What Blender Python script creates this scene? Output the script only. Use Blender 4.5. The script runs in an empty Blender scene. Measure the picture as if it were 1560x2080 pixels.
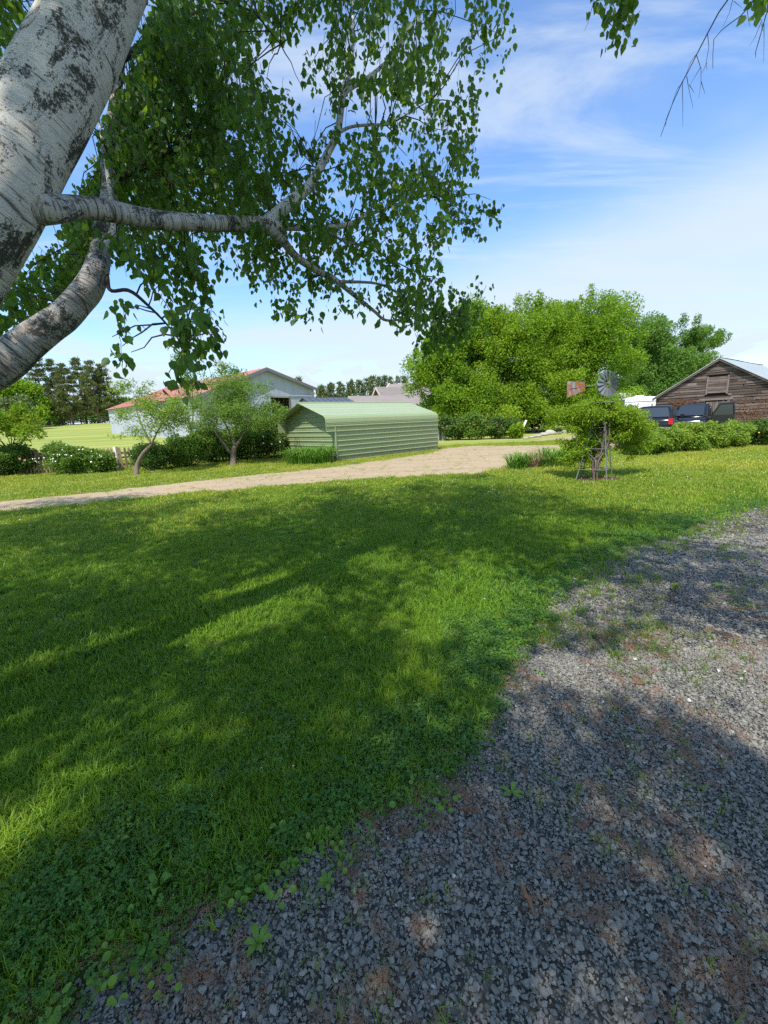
import bpy, bmesh, math, random
import numpy as np
from mathutils import Vector, Matrix

random.seed(7)
rng = np.random.default_rng(7)
SC = bpy.context.scene
COL = SC.collection

# ------------------------------------------------------------------ camera
F, CX, CY = 840.0, 780.0, 1040.0           # focal length and centre in photo pixels (1560 x 2080)
PITCH = math.atan((1040 - 856) / 840.0)
ROLL = math.radians(2.5)
EYE = 1.65
cp, sp, cr, sr = math.cos(PITCH), math.sin(PITCH), math.cos(ROLL), math.sin(ROLL)
FWD = np.array([0, cp, -sp]); UPL = np.array([0, sp, cp]); RTL = np.array([1.0, 0, 0])
RIGHT = cr * RTL - sr * UPL
UP = sr * RTL + cr * UPL
CAM = np.array([0, 0, EYE])
cd = bpy.data.cameras.new("camera")
cam = bpy.data.objects.new("camera", cd)
COL.objects.link(cam)
cd.sensor_fit = 'VERTICAL'; cd.sensor_height = 24.0; cd.lens = F / 2080 * 24.0
cd.clip_start = 0.02; cd.clip_end = 3000
m = Matrix.Identity(4)
for i in range(3):
    m[i][0], m[i][1], m[i][2], m[i][3] = RIGHT[i], UP[i], -FWD[i], CAM[i]
cam.matrix_world = m
SC.camera = cam

# ------------------------------------------------------------------ sky and sun
SUN_EL, SUN_H = math.radians(57), (-0.36, -0.93)
n_ = math.hypot(*SUN_H)
SUN = Vector((SUN_H[0] / n_ * math.cos(SUN_EL), SUN_H[1] / n_ * math.cos(SUN_EL), math.sin(SUN_EL)))
world = bpy.data.worlds.new("World"); SC.world = world; world.use_nodes = True
wt = world.node_tree; wn = wt.nodes; wl = wt.links
bg = wn["Background"]
sky = wn.new("ShaderNodeTexSky"); sky.sky_type = 'NISHITA'; sky.sun_disc = False
sky.sun_elevation = SUN_EL; sky.sun_rotation = math.atan2(SUN[0], SUN[1])
sky.air_density = 1.0; sky.dust_density = 0.6; sky.ozone_density = 2.2
tc = wn.new("ShaderNodeTexCoord")
sep = wn.new("ShaderNodeSeparateXYZ"); wl.new(tc.outputs["Generated"], sep.inputs[0])
def wm(op, a, b=None, c=None, clamp=False):
    nd = wn.new("ShaderNodeMath"); nd.operation = op; nd.use_clamp = clamp
    for i, v in enumerate((a, b, c)):
        if v is None: continue
        if hasattr(v, "links"): wl.new(v, nd.inputs[i])
        else: nd.inputs[i].default_value = v
    return nd.outputs[0]
zc = wm('ADD', wm('MAXIMUM', sep.outputs[2], 0.0), 0.13)
px_ = wm('DIVIDE', sep.outputs[0], zc); py_ = wm('DIVIDE', sep.outputs[1], zc)
comb = wn.new("ShaderNodeCombineXYZ"); wl.new(px_, comb.inputs[0]); wl.new(py_, comb.inputs[1])
def wnoise(scale, sx, sy, rot, detail, rough, off=(0, 0, 0), dist=0.0):
    mp = wn.new("ShaderNodeMapping"); wl.new(comb.outputs[0], mp.inputs[0])
    mp.inputs["Scale"].default_value = (sx, sy, 1); mp.inputs["Rotation"].default_value = (0, 0, rot)
    mp.inputs["Location"].default_value = off
    nz = wn.new("ShaderNodeTexNoise"); wl.new(mp.outputs[0], nz.inputs["Vector"])
    nz.inputs["Scale"].default_value = scale; nz.inputs["Detail"].default_value = detail
    nz.inputs["Roughness"].default_value = rough; nz.inputs["Distortion"].default_value = dist
    return nz.outputs["Fac"]
def wramp(v, a, b, lo=0.0, hi=1.0):
    nd = wn.new("ShaderNodeMapRange"); nd.interpolation_type = 'SMOOTHSTEP'
    wl.new(v, nd.inputs[0])
    for i, q in enumerate((a, b, lo, hi)): nd.inputs[i + 1].default_value = q
    return nd.outputs[0]
veil = wnoise(0.42, 0.8, 1.5, -0.35, 5, 0.55, (1.3, 3.7, 0), 0.35)      # broad cirrus sheets
wisp = wnoise(1.1, 0.6, 2.4, 0.75, 7, 0.62, (0.4, 0.9, 0), 0.6)          # fine streaks
puff = wnoise(1.7, 1.0, 0.62, 0.0, 6, 0.5, (4.1, 0.2, 0), 0.1)           # small low cumulus
low = wramp(sep.outputs[2], 0.02, 0.46, 1.0, 0.0)                        # more cloud low down
tilt_ = wm('SUBTRACT', sep.outputs[2], wm('MULTIPLY', sep.outputs[0], 0.17))
band_ = wm('MULTIPLY', wramp(tilt_, 0.19, 0.35, 1.0, 0.0), wramp(veil, 0.30, 0.60, 0.22, 0.85))
c1 = wm('MAXIMUM', band_, wm('MULTIPLY', wramp(veil, 0.50, 0.76), 0.55))
c2 = wm('MULTIPLY', wramp(wisp, 0.46, 0.68), 0.62)
c3 = wm('MULTIPLY', wm('MULTIPLY', wramp(puff, 0.47, 0.57), wramp(sep.outputs[2], 0.26, 0.10)), 0.95)
cloud = wm('MAXIMUM', wm('ADD', c1, wm('MULTIPLY', c2, wm('SUBTRACT', 1.0, c1))), c3, clamp=True)
mixc = wn.new("ShaderNodeMix"); mixc.data_type = 'RGBA'
wl.new(cloud, mixc.inputs[0])
gain = wn.new("ShaderNodeMix"); gain.data_type = 'RGBA'; gain.blend_type = 'MULTIPLY'; gain.inputs[0].default_value = 1
wl.new(sky.outputs[0], gain.inputs[6]); gain.inputs[7].default_value = (0.80, 0.98, 1.15, 1)
wl.new(gain.outputs[2], mixc.inputs[6]); mixc.inputs[7].default_value = (2.95, 3.35, 3.8, 1)
wl.new(mixc.outputs[2], bg.inputs[0]); bg.inputs[1].default_value = 0.15

sl = bpy.data.lights.new("sun", 'SUN'); sl.energy = 3.4; sl.angle = math.radians(0.53); sl.color = (1.0, 0.95, 0.86)
so = bpy.data.objects.new("sun", sl); COL.objects.link(so)
so.rotation_euler = SUN.to_track_quat('Z', 'Y').to_euler(); so.location = (-10, -30, 40)
SC.view_settings.view_transform = 'Standard'; SC.view_settings.look = 'None'
SC.view_settings.exposure = 0.82; SC.view_settings.gamma = 1.0
SC.render.engine = 'CYCLES'
try:
    SC.cycles.max_bounces = 8; SC.cycles.diffuse_bounces = 4; SC.cycles.transmission_bounces = 5
    SC.cycles.transparent_max_bounces = 6; SC.cycles.sample_clamp_indirect = 6.0
    SC.cycles.use_denoising = False
except Exception: pass

# ------------------------------------------------------------------ pixels and positions
def pix(px, py, depth):
    """world point seen at a photo pixel at a given distance along the view axis"""
    return CAM + depth * ((px - CX) / F * RIGHT + (CY - py) / F * UP + FWD)
def ground(px, py, z=0.0):
    d = (px - CX) / F * RIGHT + (CY - py) / F * UP + FWD
    t = (z - EYE) / d[2]
    return CAM + d * t
def project(P):
    P = np.atleast_2d(P) - CAM
    d = P @ FWD
    dd = np.where(np.abs(d) < 1e-6, 1e-6, d)
    return CX + F * (P @ RIGHT) / dd, CY - F * (P @ UP) / dd, d
def at_y(px, py, y):
    """world point seen at a photo pixel on the vertical plane at forward distance y"""
    d = (px - CX) / F * RIGHT + (CY - py) / F * UP + FWD
    return CAM + d * (y / d[1])
def sstep(a, b, x):
    t = np.clip((x - a) / (b - a), 0, 1)
    return t * t * (3 - 2 * t)
def land(x, y):
    """height of the ground: flat yard, the field on the left climbs gently towards the pines"""
    x = np.asarray(x, float); y = np.asarray(y, float)
    return 3.6 * np.clip((y - 24) / 56, 0, 1.0) ** 1.15 * sstep(6, -12, x)
def inpoly(x, y, poly):
    x = np.asarray(x, float); y = np.asarray(y, float)
    ins = np.zeros(x.shape, bool)
    n = len(poly); j = n - 1
    for i in range(n):
        xi, yi = poly[i]; xj, yj = poly[j]
        c = ((yi > y) != (yj > y)) & (x < (xj - xi) * (y - yi) / ((yj - yi) if yj != yi else 1e-9) + xi)
        ins ^= c; j = i
    return ins

# ------------------------------------------------------------------ object helpers
def tag(o, label=None, cat=None, group=None, kind=None):
    if label: o["label"] = label
    if cat: o["category"] = cat
    if group: o["group"] = group
    if kind: o["kind"] = kind
    return o
def thing(name, loc, label, cat, group=None):
    o = bpy.data.objects.new(name, None); COL.objects.link(o)
    o.empty_display_size = 0.2
    o.location = tuple(float(v) for v in loc)
    return tag(o, label, cat, group)
def attach(o, parent):
    if parent is not None:
        o.parent = parent
        w = Vector(parent.location)
        if parent.type != 'EMPTY' or parent.parent is not None:
            w = Vector((0, 0, 0))
        o.matrix_parent_inverse = Matrix.Translation(-w)
    return o
def link(name, me, parent=None, mat=None):
    o = bpy.data.objects.new(name, me)
    COL.objects.link(o)
    if mat is not None and not me.materials: me.materials.append(mat)
    return attach(o, parent)
def meshnp(name, V, Fc, mat=None, parent=None, smooth=False, rnd=None, vec=None):
    """mesh from numpy arrays; Fc is (n,3) or (n,4)"""
    V = np.ascontiguousarray(V, np.float32); Fc = np.ascontiguousarray(Fc, np.int32)
    me = bpy.data.meshes.new(name)
    k = Fc.shape[1]; n = len(Fc)
    me.vertices.add(len(V)); me.vertices.foreach_set("co", V.ravel())
    me.loops.add(n * k); me.loops.foreach_set("vertex_index", Fc.ravel())
    me.polygons.add(n); me.polygons.foreach_set("loop_start", np.arange(0, n * k, k, dtype=np.int32))
    if smooth: me.polygons.foreach_set("use_smooth", np.ones(n, bool))
    if rnd is not None:
        a = me.attributes.new("rnd", 'FLOAT', 'POINT'); a.data.foreach_set("value", np.ascontiguousarray(rnd, np.float32))
    if vec is not None:
        a = me.attributes.new("bk", 'FLOAT_VECTOR', 'POINT'); a.data.foreach_set("vector", np.ascontiguousarray(vec, np.float32).ravel())
    me.update(calc_edges=True)
    return link(name, me, parent, mat)

class MB:
    """collects shapes for ONE mesh"""
    def __init__(s): s.v = []; s.f = []; s.a = []
    def add(s, vs, fs):
        b = len(s.v); s.v += [tuple(float(c) for c in q) for q in vs]; s.f += [tuple(b + i for i in q) for q in fs]
    def slab(s, O, e1, e2, pts, n, t):
        """polygon pts in the plane O,e1,e2, extruded by t along n"""
        O, e1, e2, n = (np.asarray(q, float) for q in (O, e1, e2, n))
        a = [O + e1 * p[0] + e2 * p[1] for p in pts]; b = [q + n * t for q in a]
        k = len(pts)
        s.add(a + b, [tuple(range(k))[::-1], tuple(range(k, 2 * k))] + [(i, (i + 1) % k, k + (i + 1) % k, k + i) for i in range(k)])
        return s
    def box(s, c, size, e1=(1, 0, 0), e2=(0, 1, 0), e3=(0, 0, 1)):
        c, e1, e2, e3 = (np.asarray(q, float) for q in (c, e1, e2, e3)); a, b, h = (q / 2 for q in size)
        vs = [c + e1 * x * a + e2 * y * b + e3 * z * h for z in (-1, 1) for x, y in ((-1, -1), (1, -1), (1, 1), (-1, 1))]
        s.add(vs, [(3, 2, 1, 0), (4, 5, 6, 7), (0, 1, 5, 4), (1, 2, 6, 5), (2, 3, 7, 6), (3, 0, 4, 7)]); return s
    def tube(s, pts, radii, seg=8, cap=True):
        pts = [np.asarray(p, float) for p in pts]; n = len(pts)
        if not hasattr(radii, "__len__"): radii = [radii] * n
        rings = []; prev = None
        for i in range(n):
            d = pts[min(i + 1, n - 1)] - pts[max(i - 1, 0)]; d = d / (np.linalg.norm(d) + 1e-9)
            if prev is None:
                r = np.array([0, 0, 1.0]) if abs(d[2]) < 0.9 else np.array([1.0, 0, 0])
            else: r = prev
            x = r - d * (r @ d); x = x / np.linalg.norm(x); y = np.cross(d, x); prev = x
            rings.append([pts[i] + radii[i] * (math.cos(2 * math.pi * k / seg) * x + math.sin(2 * math.pi * k / seg) * y) for k in range(seg)])
        vs = [q for r in rings for q in r]; fs = []
        for i in range(n - 1):
            for k in range(seg):
                a = i * seg + k; b = i * seg + (k + 1) % seg
                fs.append((a, b, b + seg, a + seg))
        if cap: fs.append(tuple(range(seg))[::-1]); fs.append(tuple((n - 1) * seg + k for k in range(seg)))
        s.add(vs, fs); return s
    def build(s, name, mat, parent=None, smooth=False):
        me = bpy.data.meshes.new(name); me.from_pydata(s.v, [], s.f); me.update()
        if smooth:
            me.polygons.foreach_set("use_smooth", np.ones(len(me.polygons), bool))
        return link(name, me, parent, mat)

def spline(pts, n):
    """Catmull-Rom through points (any dimension)"""
    P = np.asarray(pts, float); P = np.vstack([2 * P[0] - P[1], P, 2 * P[-1] - P[-2]])
    out = []; k = len(P) - 3
    for t in np.linspace(0, k - 1e-6, n):
        i = int(t); u = t - i; a, b, c, d = P[i], P[i + 1], P[i + 2], P[i + 3]
        out.append(0.5 * (2 * b + (c - a) * u + (2 * a - 5 * b + 4 * c - d) * u * u + (3 * b - a - 3 * c + d) * u ** 3))
    return np.array(out)

def bark_tube(name, pts, radii, mat, parent, seg=24, rough=0.0, seed=0):
    """smooth tapered limb with a seamless bark coordinate"""
    pts = np.asarray(pts, float); radii = np.asarray(radii, float); n = len(pts)
    r_ = np.random.default_rng(seed)
    V, B = [], []; prev = None; L = 0.0
    ph = r_.uniform(0, 6.28, 8); fr = r_.uniform(2, 9, 8); am = r_.uniform(0.3, 1, 8)
    for i in range(n):
        d = pts[min(i + 1, n - 1)] - pts[max(i - 1, 0)]; d = d / np.linalg.norm(d)
        r = (np.array([0, 0, 1.0]) if abs(d[2]) < 0.9 else np.array([1.0, 0, 0])) if prev is None else prev
        x = r - d * (r @ d); x /= np.linalg.norm(x); y = np.cross(d, x); prev = x
        if i: L += np.linalg.norm(pts[i] - pts[i - 1])
        a = np.linspace(0, 2 * np.pi, seg, endpoint=False)
        w = sum(am[k] * np.sin(fr[k] * L + (k % 4 + 1) * a + ph[k]) for k in range(8)) / 5
        rad = radii[i] * (1 + rough * w)
        V.append(pts[i] + rad[:, None] * (np.cos(a)[:, None] * x + np.sin(a)[:, None] * y))
        B.append(np.stack([np.cos(a) * radii[i], np.sin(a) * radii[i], np.full(seg, L)], 1))
    V = np.vstack(V); B = np.vstack(B)
    i0 = np.arange(n - 1)[:, None] * seg; k = np.arange(seg)[None]; k2 = (k + 1) % seg
    Fc = np.stack([i0 + k, i0 + k2, i0 + k2 + seg, i0 + k + seg], -1).reshape(-1, 4)
    V = np.vstack([V, pts[:1], pts[-1:]]); B = np.vstack([B, B[:1], B[-1:]])
    kk = np.arange(seg); e = n * seg
    cap1 = np.stack([np.full(seg, e), (kk + 1) % seg, kk, kk], 1)
    o = meshnp(name, V, Fc, mat, parent, True, vec=B)
    return o

# leaf shapes: (along, across, lift)
OVATE = (np.array([[0, 0, 0], [.18, .40, .05], [.48, .44, .05], [1, 0, -.10], [.48, -.44, .05], [.18, -.40, .05], [.42, 0, -.03]]),
         np.array([[0, 1, 6], [1, 2, 6], [2, 3, 6], [3, 4, 6], [4, 5, 6], [5, 0, 6]]))
KITE = (np.array([[0, 0, 0], [.42, .36, .07], [1, 0, -.06], [.42, -.36, .07]]), np.array([[0, 1, 2], [0, 2, 3]]))
LANCE = (np.array([[0, 0, 0], [.4, .13, .03], [1, 0, -.05], [.4, -.13, .03]]), np.array([[0, 1, 2], [0, 2, 3]]))
NEEDLE = (np.array([[0, .06, 0], [1, 0, 0], [0, -.06, 0]]), np.array([[0, 1, 2]]))
def unit(v): return v / (np.linalg.norm(v, axis=-1, keepdims=True) + 1e-9)
def leaf_arrays(C, D, N, L, W, shape):
    T, Fc = shape
    D = unit(D); S = unit(np.cross(N, D)); Nn = np.cross(D, S)
    V = (C[:, None] + (L[:, None] * T[None, :, 0])[..., None] * D[:, None] + (W[:, None] * T[None, :, 1])[..., None] * S[:, None]
         + (L[:, None] * T[None, :, 2])[..., None] * Nn[:, None])
    n, k = len(C), len(T)
    FF = (np.arange(n)[:, None, None] * k + Fc[None]).reshape(-1, 3)
    return V.reshape(-1, 3), FF
def leaf_mesh(name, C, D, N, L, W, mat, parent=None, shape=KITE, rnd=None):
    V, FF = leaf_arrays(C, D, N, L, W, shape)
    if rnd is None: rnd = rng.random(len(C))
    return meshnp(name, V, FF, mat, parent, False, np.repeat(rnd, len(shape[0])))
def rdir(n, r=rng):
    v = r.normal(size=(n, 3)); return unit(v)

# ------------------------------------------------------------------ materials
MATS = {}
class NT:
    def __init__(s, name):
        s.m = bpy.data.materials.new(name); s.m.use_nodes = True
        s.t = s.m.node_tree; s.n = s.t.nodes; s.l = s.t.links; s.n.clear()
        s.out = s.n.new("ShaderNodeOutputMaterial"); MATS[name] = s.m
    def sock(s, v, i):
        if hasattr(v, "links"): s.l.new(v, i)
        elif isinstance(v, (tuple, list)) and len(v) == 3 and i.type == 'RGBA': i.default_value = (*v, 1)
        else: i.default_value = v
    def math(s, op, a, b=None, clamp=False):
        nd = s.n.new("ShaderNodeMath"); nd.operation = op; nd.use_clamp = clamp
        s.sock(a, nd.inputs[0])
        if b is not None: s.sock(b, nd.inputs[1])
        return nd.outputs[0]
    def coord(s, which="Object"):
        if which == "World": return s.n.new("ShaderNodeNewGeometry").outputs["Position"]
        return s.n.new("ShaderNodeTexCoord").outputs[which]
    def attr(s, name, out="Fac"):
        a = s.n.new("ShaderNodeAttribute"); a.attribute_name = name; return a.outputs[out]
    def mapped(s, v, scale=(1, 1, 1), rot=(0, 0, 0), loc=(0, 0, 0)):
        mp = s.n.new("ShaderNodeMapping"); s.l.new(v, mp.inputs[0])
        mp.inputs["Scale"].default_value = scale; mp.inputs["Rotation"].default_value = rot; mp.inputs["Location"].default_value = loc
        return mp.outputs[0]
    def noise(s, v, scale, detail=4, rough=0.55, dist=0.0, out="Fac"):
        nz = s.n.new("ShaderNodeTexNoise")
        if v is not None: s.l.new(v, nz.inputs["Vector"])
        nz.inputs["Scale"].default_value = scale; nz.inputs["Detail"].default_value = detail
        nz.inputs["Roughness"].default_value = rough; nz.inputs["Distortion"].default_value = dist
        return nz.outputs[out]
    def voronoi(s, v, scale, out="Distance", feature='F1'):
        nz = s.n.new("ShaderNodeTexVoronoi"); nz.feature = feature; s.l.new(v, nz.inputs["Vector"]); nz.inputs["Scale"].default_value = scale
        return nz.outputs[out]
    def ramp(s, v, a, b, lo=0.0, hi=1.0):
        nd = s.n.new("ShaderNodeMapRange"); nd.interpolation_type = 'SMOOTHSTEP'; s.l.new(v, nd.inputs[0])
        for i, q in enumerate((a, b, lo, hi)): nd.inputs[i + 1].default_value = q
        return nd.outputs[0]
    def mix(s, f, a, b, mode='MIX'):
        nd = s.n.new("ShaderNodeMix"); nd.data_type = 'RGBA'; nd.blend_type = mode
        s.sock(f, nd.inputs[0]); s.sock(a, nd.inputs[6]); s.sock(b, nd.inputs[7]); return nd.outputs[2]
    def rand(s): return s.n.new("ShaderNodeObjectInfo").outputs["Random"]
    def bump(s, h, strength, dist=0.01):
        b = s.n.new("ShaderNodeBump"); s.l.new(h, b.inputs["Height"]); b.inputs["Strength"].default_value = strength; b.inputs["Distance"].default_value = dist
        return b.outputs[0]
    def bsdf(s, color, rough=0.8, normal=None, metallic=0.0, spec=0.3):
        p = s.n.new("ShaderNodeBsdfPrincipled"); s.sock(color, p.inputs["Base Color"]); s.sock(rough, p.inputs["Roughness"])
        p.inputs["Metallic"].default_value = metallic; p.inputs["Specular IOR Level"].default_value = spec
        if normal is not None: s.l.new(normal, p.inputs["Normal"])
        return p.outputs[0]
    def finish(s, sh): s.l.new(sh, s.out.inputs[0]); return s.m
    def leafy(s, color, tcolor, trans=0.35, rough=0.5, spec=0.35):
        b = s.bsdf(color, rough, spec=spec)
        t = s.n.new("ShaderNodeBsdfTranslucent"); s.sock(tcolor, t.inputs[0])
        mx = s.n.new("ShaderNodeMixShader"); mx.inputs[0].default_value = trans
        s.l.new(b, mx.inputs[1]); s.l.new(t.outputs[0], mx.inputs[2]); return s.finish(mx.outputs[0])

def leaf_mat(name, c0, c1, t=(0.30, 0.42, 0.05), trans=0.35, rough=0.6, patch=0.0, c2=None, spec=0.12):
    s = NT(name); r = s.attr("rnd")
    col = s.mix(r, c0, c1)
    if c2 is not None: col = s.mix(s.math('GREATER_THAN', r, 0.93), col, c2)
    if patch:
        col = s.mix(s.math('MULTIPLY', s.noise(s.coord("World"), patch, 2), 0.9), col, tuple(0.55 * v for v in c0))
    tc_ = s.mix(0.5, col, t)
    return s.leafy(col, tc_, trans, rough, spec)
def plain(name, c, rough=0.7, var=0.25, scale=3.0, bump=0.0, metallic=0.0, spec=0.3, stretch=(1, 1, 1), inst=False):
    s = NT(name); co = s.mapped(s.coord("World"), stretch)
    f = s.noise(co, scale, 5, 0.6)
    col = s.mix(f, tuple(v * (1 - var) for v in c), tuple(min(1, v * (1 + var)) for v in c))
    if inst: col = s.mix(s.rand(), col, tuple(0.6 * v for v in c))
    nrm = s.bump(s.noise(co, scale * 6, 4), bump, 0.01) if bump else None
    return s.finish(s.bsdf(col, rough, nrm, metallic, spec))

# birch bark
def birch_mat(name, dark):
    s = NT(name); b = s.attr("bk", "Vector")
    stretch = s.mapped(b, (3.0, 3.0, 60.0))
    len_ = s.noise(stretch, 2.2, 5, 0.65, 0.3)                       # fine lenticel dashes
    band = s.noise(s.mapped(b, (1.4, 1.4, 9.0)), 2.6, 6, 0.65, 1.2)
    blotch = s.noise(s.mapped(b, (5.0, 5.0, 3.0)), 1.35, 10, 0.74, 0.7)
    mid = s.noise(b, 9, 6, 0.7)
    tan = s.noise(s.mapped(b, (6, 6, 2)), 1.1, 3, 0.5)
    col = s.mix(mid, tuple(v * (1 - .30 * dark) for v in (0.40, 0.38, 0.355)), tuple(v * (1 - .25 * dark) for v in (0.74, 0.71, 0.67)))
    col = s.mix(s.ramp(tan, 0.50, 0.70, 0, 0.6), col, (0.52, 0.36, 0.22))
    col = s.mix(s.ramp(len_, 0.575 - 0.075 * dark, 0.66 - 0.075 * dark, 0, 0.8), col, (0.07, 0.058, 0.05))
    col = s.mix(s.ramp(band, 0.565 - 0.03 * dark, 0.66 - 0.03 * dark, 0, 0.85), col, (0.055, 0.05, 0.042))
    edge = s.math('ADD', blotch, s.math('MULTIPLY', s.math('SUBTRACT', s.noise(b, 85, 5, 0.75), 0.5), 0.42))
    bl = s.ramp(edge, 0.53 - 0.02 * dark, 0.61 - 0.02 * dark)
    col = s.mix(bl, col, s.mix(s.noise(b, 70, 4, 0.7), (0.012, 0.016, 0.011), (0.11, 0.11, 0.085)))
    h = s.math('SUBTRACT', s.math('MULTIPLY', s.noise(s.mapped(b, (3, 3, 40)), 3, 6, 0.7), 0.6),
               s.math('MULTIPLY', bl, s.noise(b, 55, 5, 0.75)))
    return s.finish(s.bsdf(col, 0.75, s.bump(h, 0.8, 0.02), spec=0.25))
M_birch = birch_mat("birch_bark", 0.0)
M_birch2 = birch_mat("birch_bark_limb", 0.9)
M_bark = plain("grey_bark", (0.16, 0.12, 0.09), 0.9, 0.5, 14, 0.6, stretch=(1, 1, 0.25))
M_applebark = plain("apple_bark", (0.17, 0.13, 0.10), 0.9, 0.45, 16, 0.6, stretch=(1, 1, 0.4))
M_twig = plain("twig_bark", (0.045, 0.032, 0.026), 0.8, 0.3, 12)
M_birchleaf = leaf_mat("birch_leaf", (0.034, 0.100, 0.018), (0.066, 0.148, 0.022), (0.36, 0.56, 0.03), 0.50, 0.42, spec=0.3)
M_apple1 = leaf_mat("apple_leaf_bright", (0.18, 0.31, 0.035), (0.30, 0.42, 0.06), trans=0.4)
M_apple2 = leaf_mat("apple_leaf", (0.11, 0.22, 0.035), (0.23, 0.34, 0.06), trans=0.38)
M_maple = leaf_mat("maple_leaf", (0.125, 0.255, 0.018), (0.255, 0.385, 0.026), (0.38, 0.55, 0.04), 0.42)
M_maple2 = leaf_mat("boxelder_leaf", (0.135, 0.265, 0.018), (0.29, 0.405, 0.028), (0.40, 0.55, 0.04), 0.42)
M_oak = leaf_mat("walnut_leaf", (0.085, 0.205, 0.035), (0.18, 0.31, 0.055), trans=0.4)
M_pine = leaf_mat("pine_needle", (0.10, 0.135, 0.040), (0.20, 0.22, 0.070), (0.2, 0.24, 0.06), 0.25, 0.6)
M_pinefar = leaf_mat("pine_needle_fresh", (0.10, 0.145, 0.055), (0.20, 0.235, 0.085), (0.2, 0.26, 0.06), 0.25, 0.6)
M_rose = leaf_mat("rose_leaf", (0.085, 0.18, 0.025), (0.19, 0.30, 0.05), trans=0.36)
M_shrub = leaf_mat("shrub_leaf", (0.050, 0.115, 0.022), (0.12, 0.21, 0.04), trans=0.32)
M_shrubred = leaf_mat("flowering_shrub_leaf", (0.05, 0.12, 0.025), (0.13, 0.20, 0.04), trans=0.3, c2=(0.30, 0.12, 0.08))
M_sumac = leaf_mat("sumac_leaf", (0.12, 0.25, 0.015), (0.24, 0.33, 0.02), (0.4, 0.5, 0.04), 0.4, c2=(0.34, 0.17, 0.03))
M_hedge = leaf_mat("hedge_leaf", (0.16, 0.28, 0.035), (0.32, 0.43, 0.06), trans=0.42)
M_vine = leaf_mat("vine_leaf", (0.14, 0.27, 0.018), (0.30, 0.42, 0.03), (0.45, 0.55, 0.05), 0.42)
M_lily = leaf_mat("daylily_leaf", (0.085, 0.22, 0.025), (0.19, 0.35, 0.05), trans=0.35, rough=0.4)
M_dry = leaf_mat("dry_grass", (0.36, 0.25, 0.14), (0.50, 0.37, 0.22), (0.5, 0.4, 0.2), 0.25)
M_petal = plain("white_petal", (0.78, 0.76, 0.70), 0.6, 0.05)
M_pink = plain("pink_petal", (0.36, 0.13, 0.11), 0.6, 0.2)
M_yellow = plain("yellow_petal", (0.75, 0.55, 0.03), 0.6, 0.1)

def grass_mat(name, c0, c1, dry, scale=0.6, trans=0.4):
    s = NT(name); pos = s.coord("World")
    n1 = s.noise(pos, scale, 4, 0.6); n2 = s.noise(pos, 5.0, 3, 0.6)
    col = s.mix(s.rand(), c0, c1)
    col = s.mix(s.ramp(n1, 0.42, 0.68, 0, 0.6), col, tuple(v * f for v, f in zip(c1, (1.5, 1.2, 1.0))))
    col = s.mix(s.ramp(n2, 0.56, 0.78, 0, 0.55), col, dry)
    return s.leafy(col, s.mix(0.5, col, (0.34, 0.42, 0.03)), trans, 0.45, 0.3)
M_grass_shaded = grass_mat("grass_blade_shaded", (0.115, 0.250, 0.016), (0.195, 0.350, 0.026), (0.34, 0.33, 0.08))  # tone of the shaded lawn put into the blade colour
M_grass_sunlit = grass_mat("grass_blade_sunlit", (0.23, 0.33, 0.030), (0.37, 0.43, 0.060), (0.45, 0.42, 0.10), 0.35)  # same blades, with the sunlit tone put into the colour
M_weed = grass_mat("weed_blade", (0.11, 0.20, 0.030), (0.18, 0.27, 0.045), (0.30, 0.20, 0.07), 1.5)
def simple_leaf(name, c0, c1, t, trans=0.3):
    s = NT(name); col = s.mix(s.rand(), c0, c1); return s.leafy(col, s.mix(0.5, col, t), trans, 0.45, 0.35)
M_clover = simple_leaf("clover_leaf", (0.050, 0.145, 0.018), (0.105, 0.225, 0.030), (0.25, 0.42, 0.04))
M_ivy = simple_leaf("ground_ivy_leaf", (0.11, 0.24, 0.025), (0.20, 0.33, 0.04), (0.35, 0.5, 0.05))
M_litter = simple_leaf("dry_needle_litter", (0.23, 0.095, 0.045), (0.36, 0.21, 0.115), (0.3, 0.18, 0.08), 0.1)

def stone_mat():
    s = NT("slate_chip"); r = s.rand(); g = s.n.new("ShaderNodeTexCoord").outputs["Object"]
    col = s.mix(r, (0.128, 0.121, 0.096), (0.285, 0.268, 0.212))
    wn_ = s.n.new("ShaderNodeTexWhiteNoise"); wn_.noise_dimensions = '1D'; s.l.new(r, wn_.inputs["W"])
    w = wn_.outputs["Value"]
    col = s.mix(s.math('GREATER_THAN', w, 0.90), col, (0.20, 0.17, 0.14))
    col = s.mix(s.math('GREATER_THAN', w, 0.997), col, (0.62, 0.60, 0.56))
    col = s.mix(s.math('MULTIPLY', s.noise(g, 60, 4, 0.6), 0.5), col, (0.22, 0.215, 0.21))
    return s.finish(s.bsdf(col, 0.62, s.bump(s.noise(g, 120, 4), 0.4, 0.003), spec=0.35))
M_stone = stone_mat()

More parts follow.
